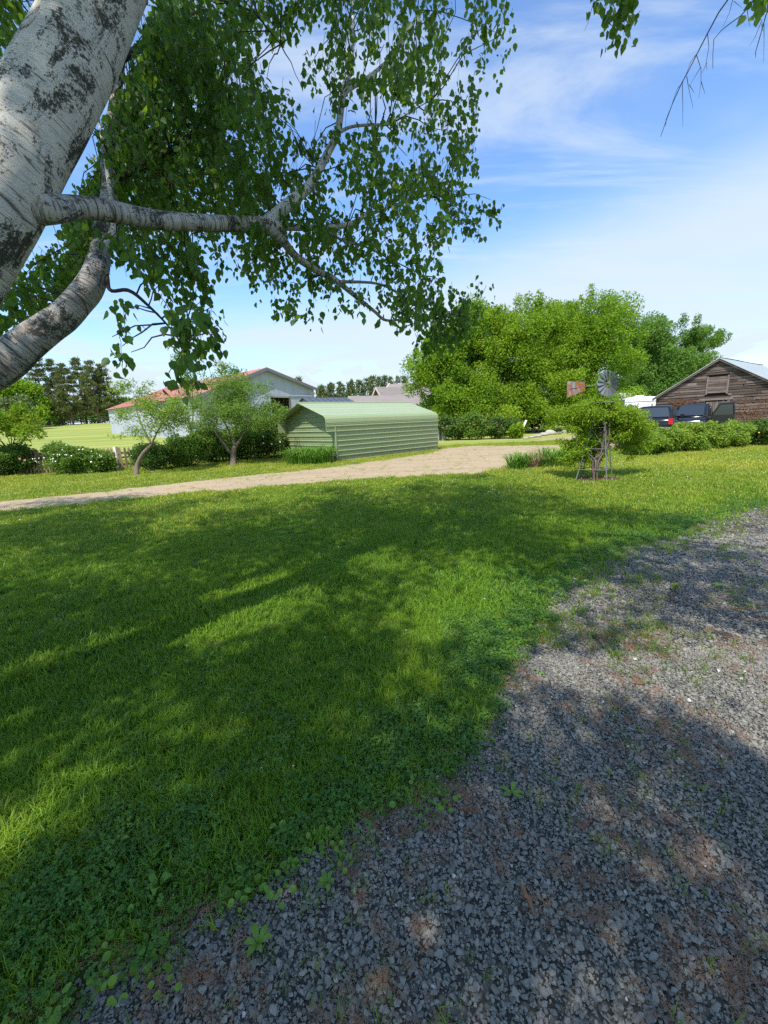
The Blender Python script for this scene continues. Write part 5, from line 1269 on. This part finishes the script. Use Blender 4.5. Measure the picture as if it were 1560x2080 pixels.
# bare hanging twigs at the top right, hung from the limb above the picture
def bare(pts, d, r0=.006):
    q = [pix(x, y, d + dd) for x, y, dd in [(p[0], p[1], p[2] if len(p) > 2 else 0) for p in pts]]
    twigs.tube(q, np.linspace(r0, r0 * .35, len(q)), 5, False)
bd = 2.7
bare([(1530, -120), (1500, -40), (1478, 0), (1460, 25), (1437, 68), (1418, 105), (1395, 150), (1385, 168), (1366, 210), (1355, 240), (1342, 277)], bd, .0055)
for pts in ([(1437, 66), (1440, 95), (1434, 130), (1436, 141)], [(1417, 107), (1403, 125), (1392, 155)], [(1415, 112), (1424, 140), (1424, 170), (1419, 200)], [(1424, 165), (1432, 190)], [(1395, 155), (1399, 180), (1408, 220)], [(1400, 172), (1410, 188)], [(1386, 170), (1387, 210), (1387, 257)], [(1388, 166), (1376, 180), (1365, 211)],
            [(1422, 138), (1402, 172)], [(1353, 245), (1352, 256)], [(1360, 225), (1352, 245)], [(1436, 128), (1426, 148)]): bare(pts, bd, .0022)
bare([(1560, -40), (1520, 15), (1505, 32), (1480, 50), (1465, 62), (1450, 80), (1448, 110), (1448, 139)], bd, .004)
bare([(1500, -30), (1488, 0), (1482, 25), (1468, 55)], bd, .0025); bare([(1490, 2), (1500, 10), (1507, 16)], bd, .0015)
bare([(1580, -20), (1556, 30), (1545, 70), (1535, 105), (1535, 117)], bd, .004); bare([(1552, 45), (1552, 80), (1551, 126)], bd, .002); bare([(1548, 40), (1534, 75), (1522, 94)], bd, .002); bare([(1518, 20), (1520, 40), (1523, 53)], bd, .002)
bare([(1215, -50), (1204, 10), (1195, 45), (1187, 62)], 2.6, .002)
anchor = pix(1530, -120, bd); lower = SKP[np.argmin(((SKP - anchor) ** 2).sum(1))]
twigs.tube([lower, (lower + anchor) / 2 + np.array([0, 0, .15]), anchor], [.012, .009, .006], 5, False)
anchor2 = pix(1245, -60, 2.6); lower2 = SKP[np.argmin(((SKP - anchor2) ** 2).sum(1))]
twigs.tube([lower2, (lower2 + anchor2) / 2 + np.array([0, 0, .1]), anchor2], [.008, .006, .004], 5, False)
twigs.build("twigs", M_twig, birch)
LC = np.vstack(leafC); LD = np.vstack(leafD); LN = np.vstack(leafN); LL = np.concatenate(leafL)
leaf_mesh("foliage", LC, LD, LN, LL, LL * .80, M_birchleaf, birch, OVATE, br.random(len(LC)))
print("birch leaves in view", len(LC))
# unseen crown above and behind the camera, clumps shaped for the dappled shade
CROWN = [((-1.2, .8, 8.2), (3.4, 3.2, 2.6)), ((1.6, .6, 7.4), (2.6, 2.4, 1.6)), ((-3.9, .9, 7.4), (3.0, 2.8, 2.0)), ((-.6, -2.0, 9.4), (3.4, 2.6, 2.2)), ((2.6, -1.2, 8.0), (1.9, 1.9, 1.3)), ((-2.0, 2.6, 9.6), (2.6, 2.2, 2.2)), ((-5.6, 3.6, 6.6), (2.2, 2.4, 1.8)), ((-.2, 3.4, 11.2), (2.2, 2.0, 1.5)), ((-7.0, -.4, 8.0), (3.2, 3.4, 2.2)), ((-4.2, -3.4, 8.4), (3.4, 2.8, 2.0)), ((.6, -4.2, 8.2), (3.2, 2.2, 1.8)), ((-8.6, 3.4, 7.6), (2.6, 2.6, 1.8)), ((-3.6, .2, 5.4), (2.6, 1.6, 1.2)), ((-1.5, -4.4, 8.0), (3.2, 2.4, 1.8)), ((1.6, -4.8, 8.6), (2.8, 2.0, 1.6)), ((-9.4, 5.0, 7.0), (2.6, 2.6, 1.6)), ((-6.0, 1.6, 8.6), (2.4, 2.4, 1.6)), ((-3.8, -3.0, 7.4), (2.4, 1.9, 1.2)), ((-2.6, -4.6, 7.6), (2.2, 1.8, 1.2))]
cs = sub_blobs([(np.array(c), np.array(q)) for c, q in CROWN], 390, .23, br, .7)
Pc, Dc, Nc, Lc = clump_leaves(cs, 78000, .125, br, .2, .6, .6)
Pe, De, Ne, Le = clump_leaves(sub_blobs([(np.array([-1.1, -2.5, 5.6]), np.array([2.4, 1.0, .7])), (np.array([.6, -2.9, 6.2]), np.array([1.3, .8, .6]))], 46, .32, br, .7), 7500, .11, br, .2, .6, .6)  # extra unseen leaves added to shade the nearest gravel
Pc, Dc, Nc, Lc = np.vstack([Pc, Pe]), np.vstack([Dc, De]), np.vstack([Nc, Ne]), np.concatenate([Lc, Le])
x, y, d = project(Pc); seen = (d > .05) & (x > -40) & (x < 1600) & (y > -60) & (y < 2140)
ok = ~seen & (Pc[:, 2] > 3.2)
# leaves cut from the unseen crown to shape sun patches on the ground
gp = Pc - np.array(SUN)[None] * (Pc[:, 2] / SUN[2])[:, None]; gx, gy, gd = project(gp); gx = gx + br.normal(0, 14, gx.shape); gy = gy + br.normal(0, 10, gy.shape)
for poly in ([(1090, 1330), (1250, 1300), (1450, 1285), (1700, 1270), (1700, 1600), (1560, 1560), (1480, 1500), (1350, 1430), (1150, 1410)], [(1380, 1035), (1700, 1000), (1700, 1130), (1560, 1120), (1430, 1108)],
             [(400, 1215), (520, 1170), (600, 1160), (640, 1190), (710, 1200), (720, 1230), (600, 1265), (480, 1300), (300, 1325), (200, 1370), (140, 1350), (180, 1305), (300, 1275), (430, 1255)],
             [(875, 1165), (965, 1155), (1000, 1230), (905, 1295), (840, 1330), (810, 1295)], [(-40, 1710), (100, 1605), (215, 1525), (270, 1535), (205, 1615), (60, 1730), (-40, 1790)],
             [(560, 1060), (640, 1050), (720, 1065), (640, 1085)], [(860, 1075), (930, 1050), (990, 1065), (950, 1105), (880, 1100)], [(1000, 985), (1300, 960), (1700, 900), (1700, 1010), (1330, 1025), (1180, 1000)], [(300, 1060), (360, 1045), (370, 1065), (320, 1075)]):
    ok &= ~((gd > .1) & inpoly(gx, gy, poly) & (br.random(len(gx)) < .93))
leaf_mesh("upper_shade_foliage", Pc[ok], Dc[ok], Nc[ok], Lc[ok], Lc[ok] * .8, M_birchleaf, birch, KITE, br.random(int(ok.sum())))

# ================================================================== GROUND COVER
TEMPL = bpy.data.collections.new("ground_cover_pieces")
def tmpl_col(name): return bpy.data.collections.new(name)
def tmpl(colx, name, V, Fc, mat, smooth=False):
    me = bpy.data.meshes.new(name); me.from_pydata([tuple(map(float, v)) for v in V], [], [tuple(map(int, f)) for f in Fc]); me.update(); me.materials.append(mat)
    if smooth: me.polygons.foreach_set("use_smooth", np.ones(len(me.polygons), bool))
    o = bpy.data.objects.new(name, me); colx.objects.link(o); return o
def scatter(name, label, pts, rot, scl, idx, colx):
    n = len(pts); me = bpy.data.meshes.new(name); me.vertices.add(n); me.vertices.foreach_set("co", np.ascontiguousarray(pts, np.float32).ravel())
    a = me.attributes.new("rot", 'FLOAT_VECTOR', 'POINT'); a.data.foreach_set("vector", np.ascontiguousarray(rot, np.float32).ravel())
    a = me.attributes.new("scl", 'FLOAT', 'POINT'); a.data.foreach_set("value", np.ascontiguousarray(scl, np.float32))
    a = me.attributes.new("idx", 'INT', 'POINT'); a.data.foreach_set("value", np.ascontiguousarray(idx, np.int32))
    me.update(); o = link(name, me)
    ng = bpy.data.node_groups.new(name + "_scatter", 'GeometryNodeTree')
    ng.interface.new_socket("Geometry", in_out='INPUT', socket_type='NodeSocketGeometry'); ng.interface.new_socket("Geometry", in_out='OUTPUT', socket_type='NodeSocketGeometry')
    N_ = ng.nodes; gi = N_.new("NodeGroupInput"); go = N_.new("NodeGroupOutput"); iop = N_.new("GeometryNodeInstanceOnPoints"); ci = N_.new("GeometryNodeCollectionInfo")
    ci.inputs["Collection"].default_value = colx; ci.inputs["Separate Children"].default_value = True; ci.inputs["Reset Children"].default_value = True
    def na(nm, dt):
        q = N_.new("GeometryNodeInputNamedAttribute"); q.data_type = dt; q.inputs["Name"].default_value = nm
        return [s_ for s_ in q.outputs if s_.enabled and s_.name == "Attribute"][0]
    e2r = N_.new("FunctionNodeEulerToRotation"); ng.links.new(na("rot", 'FLOAT_VECTOR'), e2r.inputs[0])
    ng.links.new(gi.outputs[0], iop.inputs["Points"]); ng.links.new(ci.outputs[0], iop.inputs["Instance"]); iop.inputs["Pick Instance"].default_value = True
    ng.links.new(na("idx", 'INT'), iop.inputs["Instance Index"]); ng.links.new(e2r.outputs[0], iop.inputs["Rotation"]); ng.links.new(na("scl", 'FLOAT'), iop.inputs["Scale"])
    ng.links.new(iop.outputs[0], go.inputs[0])
    md = o.modifiers.new("scatter", 'NODES'); md.node_group = ng
    return tag(o, label, None, None, 'stuff')
gr = np.random.default_rng(505)
def blades(n, spread, h, w, mat, colx, name, seed, lean=.5):
    r = np.random.default_rng(seed); V, FF = [], []
    for i in range(n):
        a = r.uniform(0, 6.28); q = math.sqrt(r.random()) * spread; b = np.array([math.cos(a) * q, math.sin(a) * q, -.004]); az = r.uniform(0, 6.28)
        d = np.array([math.cos(az), math.sin(az), 0]); sd = np.array([-d[1], d[0], 0]); hh = h * r.uniform(.5, 1.2); le = lean * r.uniform(.2, 1.3) * hh; ww = w * r.uniform(.7, 1.2) / 2
        m_ = b + d * le * .35 + Z * hh * .6; t = b + d * le + Z * hh * (1.0 if le < hh * .6 else .85)
        o_ = len(V); V += [b - sd * ww, b + sd * ww, m_ + sd * ww * .8, m_ - sd * ww * .8, t]; FF += [(o_, o_ + 1, o_ + 2, o_ + 3), (o_ + 3, o_ + 2, o_ + 4)]
    tmpl(colx, name, V, FF, mat)
gn_ = tmpl_col("grass_near"); [blades(16, .030, .052, .0038, M_grass_shaded, gn_, f"tuft_{i}", 600 + i, .8) for i in range(7)]
gm_ = tmpl_col("grass_mid"); [blades(24, .065, .055, .006, M_grass_shaded, gm_, f"tuft_{i}", 620 + i, .7) for i in range(6)]
gf_ = tmpl_col("grass_far"); [blades(30, .16, .055, .013, M_grass_sunlit, gf_, f"tuft_{i}", 640 + i, .7) for i in range(6)]
gv_ = tmpl_col("grass_transition"); [blades(28, .10, .055, .009, M_grass_shaded if i % 2 else M_grass_sunlit, gv_, f"tuft_{i}", 660 + i, .7) for i in range(6)]
wd_ = tmpl_col("weeds")
[blades(9, .03, .07, .005, M_weed, wd_, f"a_weed_{i}", 680 + i, 1.1) for i in range(4)]
def trefoil(colx, name, n, spread, rad, hgt, mat, seed, leaflets=3):
    r = np.random.default_rng(seed); V, FF = [], []
    for i in range(n):
        a = r.uniform(0, 6.28); q = math.sqrt(r.random()) * spread; c = np.array([math.cos(a) * q, math.sin(a) * q, hgt * r.uniform(.5, 1.2)])
        nn = unit(np.array([r.normal(0, .35), r.normal(0, .35), 1.0])); e1 = unit(np.cross(nn, r.normal(size=3))); e2 = np.cross(nn, e1); a0 = r.uniform(0, 6.28); rr = rad * r.uniform(.7, 1.2)
        for k in range(leaflets):
            an = a0 + k * 2 * math.pi / leaflets; dd = e1 * math.cos(an) + e2 * math.sin(an); ss = np.cross(nn, dd); o_ = len(V)
            if leaflets == 1:
                ring = [c + rr * (math.cos(t) * e1 + math.sin(t) * e2) * (1 if abs(t - math.pi) > .3 else .35) + nn * rr * .18 for t in np.linspace(0, 2 * math.pi, 10)[:-1]]
                V += ring + [c]; FF += [(o_ + j, o_ + (j + 1) % 9, o_ + 9) for j in range(9)]
            else:
                V += [c, c + dd * rr * .5 + ss * rr * .48 + nn * rr * .12, c + dd * rr * 1.0 + ss * rr * .28 + nn * rr * .05, c + dd * rr * .92 - nn * rr * .05, c + dd * rr * 1.0 - ss * rr * .28 + nn * rr * .05, c + dd * rr * .5 - ss * rr * .48 + nn * rr * .12]
                FF += [(o_, o_ + 1, o_ + 2, o_ + 3), (o_, o_ + 3, o_ + 4, o_ + 5)]
        o_ = len(V); b = np.array([c[0] * .9, c[1] * .9, 0]); V += [b, b + np.array([.0012, 0, 0]), c]; FF += [(o_, o_ + 1, o_ + 2)]
    tmpl(colx, name, V, FF, mat)
cl_ = tmpl_col("clover"); [trefoil(cl_, f"clover_{i}", 13, .050, .0082, .038, M_clover, 700 + i) for i in range(5)]
iv_ = tmpl_col("ground_ivy"); [trefoil(iv_, f"ivy_{i}", 7, .05, .0108, .026, M_ivy, 720 + i, 1) for i in range(5)]
fl_ = tmpl_col("clover_flowers")
bm = bmesh.new(); bmesh.ops.create_icosphere(bm, subdivisions=1, radius=.010); fv = [np.array(v.co) * (1 + .25 * ((i * 7) % 3 - 1) * .4) + np.array([0, 0, .055]) for i, v in enumerate(bm.verts)]; ff = [[v.index for v in f.verts] for f in bm.faces]; bm.free()
tmpl(fl_, "flower_head", fv, ff, M_petal)
lt_ = tmpl_col("needle_litter")
for i in range(4):
    r = np.random.default_rng(740 + i); V, FF = [], []
    for k in range(26):
        c = np.array([r.normal(0, .035), r.normal(0, .035), r.uniform(.004, .020)]); a = r.uniform(0, 6.28); d = np.array([math.cos(a), math.sin(a), r.normal(0, .15)]) * r.uniform(.012, .03); s_ = np.array([-d[1], d[0], 0]) * .05
        o_ = len(V); V += [c - d - s_, c - d + s_, c + d + s_, c + d - s_]; FF.append((o_, o_ + 1, o_ + 2, o_ + 3))
    tmpl(lt_, f"litter_{i}", V, FF, M_litter)
st_ = tmpl_col("gravel_stones")
for i in range(10):
    r = np.random.default_rng(760 + i); bm = bmesh.new(); fl = r.uniform(.38, .72); el = r.uniform(.95, 1.65)
    for _ in range(11):
        q = rdir(1, r)[0]; bm.verts.new((q[0] * .5 * el, q[1] * .5, q[2] * .5 * fl))
    bmesh.ops.convex_hull(bm, input=bm.verts[:]); lo_ = [v for v in bm.verts if not v.link_faces]
    for v in lo_: bm.verts.remove(v)
    bm.verts.index_update(); V = [np.array(v.co) for v in bm.verts]; FF = [[v.index for v in f.verts] for f in bm.faces]; bm.free(); tmpl(st_, f"chip_{i:02d}", V, FF, M_stone)

def field(x0, x1, y0, y1, dens, margin=130):
    n = int((x1 - x0) * (y1 - y0) * dens); p = np.stack([gr.uniform(x0, x1, n), gr.uniform(y0, y1, n), np.zeros(n)], 1)
    x, y, d = project(p); ok = (d > .1) & (x > -margin - 120) & (x < 1560 + margin + 120) & (y < 2080 + 260) & (y > 700); return p[ok]
GP = gravel_poly
def gravel_depth(p):
    """signed distance into the gravel (m), from the ragged edge"""
    E_ = np.array(GRAVEL); d2 = np.full(len(p), 1e9)
    for a, b in zip(E_[:-1], E_[1:]):
        ab = b - a; t = np.clip(((p[:, :2] - a) @ ab) / (ab @ ab + 1e-12), 0, 1); q = a + t[:, None] * ab; d2 = np.minimum(d2, ((p[:, :2] - q) ** 2).sum(1))
    return np.where(inpoly(p[:, 0], p[:, 1], GP), 1, -1) * np.sqrt(d2)
ph = gr.uniform(0, 6.28, 20)
def wob(p, s_):
    x, y = p[:, 0] * s_, p[:, 1] * s_
    return (np.sin(1.3 * x + 2.1 * y + ph[0]) + np.sin(-2.4 * x + 1.1 * y + ph[1]) + .7 * np.sin(3.7 * x + 3.1 * y + ph[2]) + .6 * np.sin(5.1 * x - 4.3 * y + ph[3]) + .5 * np.sin(9.1 * x + 6.3 * y + ph[4]) + .4 * np.sin(-8.2 * x + 11.7 * y + ph[5])) / 2.2
def rots(n, tilt=.25): return np.stack([gr.normal(0, tilt, n), gr.normal(0, tilt, n), gr.uniform(0, 6.28, n)], 1)
def lawn(p, g=None):
    g = gravel_depth(p) if g is None else g
    jj = gr.normal(0, .13, (len(p), 2)); dn = inpoly(p[:, 0] + jj[:, 0], p[:, 1] + jj[:, 1], DIRT); off = gr.normal(0, .08, len(p))
    return (g + off * (.7 + 2.2 * sstep(2.2, 5, np.hypot(p[:, 0], p[:, 1]))) < .02) & ~dn
# grass, four rings by distance
def ring(name, label, box, dens, colx, k, dmin, dmax, s0, s1, thin=None):
    p = field(*box, dens); rr_ = np.hypot(p[:, 0], p[:, 1]) + gr.normal(0, .05, len(p)) * dmax; p = p[(rr_ > dmin) & (rr_ <= dmax)]; g = gravel_depth(p); ok = lawn(p, g)
    band = sstep(-.55, -.08, g + wob(p, 2.2) * .28); ok &= gr.random(len(p)) > band * .6       # clover takes over near the gravel
    m_ = (p[:, 0] - MILL[0]) ** 2 / .36 + (p[:, 1] - MILL[1]) ** 2 / .22 < 1; ok &= ~m_
    p = p[ok]; n = len(p); sc = gr.uniform(s0, s1, n) * (1 + .28 * np.clip(wob(p, 1.7), -1, 1))
    scatter(name, label, p, rots(n, .22), sc, gr.integers(0, k, n), colx); print(name, n)
ring("grass", "short green grass nearest the camera", (-4, 3, .2, 4.2), 2300, gn_, 7, 0, 3.4, .75, 1.25)
ring("grass", "green grass of the shaded lawn in the middle distance", (-9, 7, 1.5, 8.5), 620, gm_, 6, 3.2, 7.5, .8, 1.3)
ring("grass", "green grass at the far side of the shaded lawn", (-14, 14, 4, 13.5), 230, gv_, 6, 7.2, 12.5, .8, 1.3)
ring("grass", "sunlit yellow green grass near the drive, hedge and fence", (-26, 26, 6, 26), 85, gf_, 6, 12, 30, .8, 1.25)
# clover and ground ivy beside the gravel
p = field(-4, 9, .3, 8, 1700); g = gravel_depth(p); far_ = np.hypot(p[:, 0], p[:, 1])
pc = np.clip(sstep(-.62, -.12, g + wob(p, 2.2) * .30) - sstep(-.02, .10, g + wob(p, 6) * .06), 0, 1) * np.where(far_ < 3.5, .6, .34); ivyzone = sstep(1.9, 1.15, far_)
ok = gr.random(len(p)) < pc * (1 - .75 * ivyzone); q = p[ok]; scatter("clover", "dark green clover along the edge of the gravel", q, rots(len(q), .15), gr.uniform(.75, 1.35, len(q)), gr.integers(0, 5, len(q)), cl_); print("clover", len(q))
p2 = field(-5, 6, .6, 9, 60); ok = lawn(p2) & (wob(p2, .9) > .25); q = p2[ok]; scatter("clover", "scattered clover leaves among the lawn grass", q, rots(len(q), .15), gr.uniform(.9, 1.5, len(q)), gr.integers(0, 5, len(q)), cl_)
ok = gr.random(len(p)) < np.clip(sstep(-.22, -.02, g + wob(p, 5) * .07) - sstep(.03, .16, g + wob(p, 5) * .10), 0, 1) * (.05 + .30 * ivyzone) * (wob(p, 4.3) > -.35); q = p[ok]
scatter("ground_ivy", "bright round leaved creeper at the gravel edge", q, rots(len(q), .2), gr.uniform(.7, 1.25, len(q)), gr.integers(0, 5, len(q)), iv_); print("ivy", len(q))
p3 = np.vstack([field(-1, 4, 1.5, 5, 7), field(-14, 12, 5, 13, 9), field(-18, 16, 12, 22, 12)]); ok = lawn(p3) & (gr.random(len(p3)) < .35 + .5 * (wob(p3, .7) > .2)); q = p3[ok]; dd_ = np.hypot(q[:, 0], q[:, 1])
scatter("clover_flowers", "small white clover blossoms dotted over the lawn", q, rots(len(q), .2), np.where(dd_ > 9, .95, .62) * gr.uniform(.6, 1.1, len(q)), np.zeros(len(q)), fl_)
# gravel
p = np.vstack([field(-2.6, 3.2, .2, 2.6, 15000), field(-1, 6.5, 2.4, 5.2, 6000), field(0, 13, 5.0, 9, 1600)]); g = gravel_depth(p); ok = g + gr.normal(0, .035, len(p)) > -.01; p = p[ok]; n = len(p)
far_ = np.hypot(p[:, 0], p[:, 1]); sz = np.where(gr.random(n) < .45, gr.uniform(.004, .008, n), gr.lognormal(math.log(.0118), .34, n).clip(.007, .027)) * np.where(far_ > 3.2, 1.25, 1.0) * np.where(far_ > 5.2, 1.35, 1.0); p[:, 2] = .006 + sz * gr.uniform(.05, .28, n)
scatter("gravel", "loose grey slate chips covering the drive", p, rots(n, .4), sz, gr.integers(0, 10, n), st_); print("gravel", n)
# weeds and rusty needle litter on the gravel
p = np.vstack([field(-2, 3.5, .3, 3, 300), field(0, 8, 2.5, 8, 230)]); g = gravel_depth(p); near_edge = sstep(1.2, .05, g); ok = (g > .02) & (gr.random(len(p)) < np.clip(.24 + .55 * near_edge, 0, 1) * (wob(p, 1.9) > -.2)); q = p[ok]
scatter("weeds", "small grassy weeds sprouting through the gravel", q, rots(len(q), .3), gr.uniform(.3, .8, len(q)) * (1 + .6 * sstep(1.8, 3.5, np.hypot(q[:, 0], q[:, 1]))), gr.integers(0, 4, len(q)), wd_); print("weeds", len(q))
p = np.vstack([field(-2, 3.5, .3, 3, 1100), field(0, 8, 2.5, 8, 420)]); g = gravel_depth(p); ok = (g > -.12) & (gr.random(len(p)) < np.where(g < .25, .65, .38) * (wob(p, 2.6) > .0)); q = p[ok]; q[:, 2] = .014
scatter("needle_litter", "rust brown dry needles strewn over the gravel edge", q, rots(len(q), .15), gr.uniform(.22, .5, len(q)), gr.integers(0, 4, len(q)), lt_); print("litter", len(q))
# tufts on the dirt drive
p = field(-16, 16, 8, 28, 22); ok = inpoly(p[:, 0], p[:, 1], DIRT) & (gr.random(len(p)) < .12 + .6 * (wob(p, .9) > .25)); q = p[ok]
scatter("drive_weeds", "thin grass tufts growing on the dirt driveway", q, rots(len(q), .2), gr.uniform(.3, .7, len(q)), gr.integers(0, 6, len(q)), gf_)

# ---- broad-leaved weeds that can be picked out singly
def rosette(label, px, py, n, ln, seed, upright=.5, mat=None):
    r = np.random.default_rng(seed); b = np.array([*g2(px, py), .01]); o = thing("broadleaf_weed", b, label, "weed", "broad leaved weeds in the lawn and gravel")
    for i in range(n):
        a = 6.28 * i / n + r.uniform(-.3, .3); d = np.array([math.cos(a), math.sin(a), 0]); s_ = np.array([-d[1], d[0], 0]); L = ln * r.uniform(.7, 1.2); V, FF = [], []
        for j in range(6):
            t = j / 5; c = b + d * L * t * (1 - .25 * upright) + Z * (L * upright * math.sin(t * 2.0) * .9 + .004); w = L * .20 * (math.sin(min(1, t * 1.05) * math.pi) ** .8 * (.45 + .8 * t) + .06)
            V += [c - s_ * w + Z * w * .25, c, c + s_ * w + Z * w * .25]
        for j in range(5): FF += [(3 * j, 3 * j + 1, 3 * j + 4, 3 * j + 3), (3 * j + 1, 3 * j + 2, 3 * j + 5, 3 * j + 4)]
        meshnp("leaf", np.array(V), np.array(FF), mat or M_ivy, o, True)
rosette("plantain weed with broad leaves on the gravel near the clover corner", 1040, 1615, 5, .06, 801, .25)
rosette("upright broad leaf weed in the lawn above the gravel's lower edge", 325, 1815, 5, .07, 802, .9)
rosette("broad leaf weed in the shaded lawn left of centre", 425, 1345, 5, .07, 803, .6)
rosette("weed with pale leaves at the lower left lawn edge", 240, 1725, 4, .055, 804, .7)
rosette("small green weed standing on the upper gravel", 1370, 1205, 7, .09, 805, 1.0, M_weed)
rosette("green weed at the gravel tip left of centre bottom", 665, 1800, 6, .045, 806, .5)
rosette("yellow green weed at the bottom of the gravel", 525, 1925, 6, .05, 807, .5)
rosette("low weed on the gravel near the right edge", 1460, 1195, 5, .08, 808, .4)
# fallen bark scrap
q = [pix(0, 0, 1)] ; a = np.array([*g2(1060, 1812), .03]); b = np.array([*g2(1084, 1868), .02])
MB().tube([a, (a * .6 + b * .4) + np.array([-.004, 0, .006]), (a + b) / 2 + np.array([.004, 0, .004]), b], [.007, .009, .008, .004], 6).build("bark_scrap", M_litter)
tag(bpy.data.objects["bark_scrap"], "curled rusty brown scrap of bark lying on the gravel", "debris")
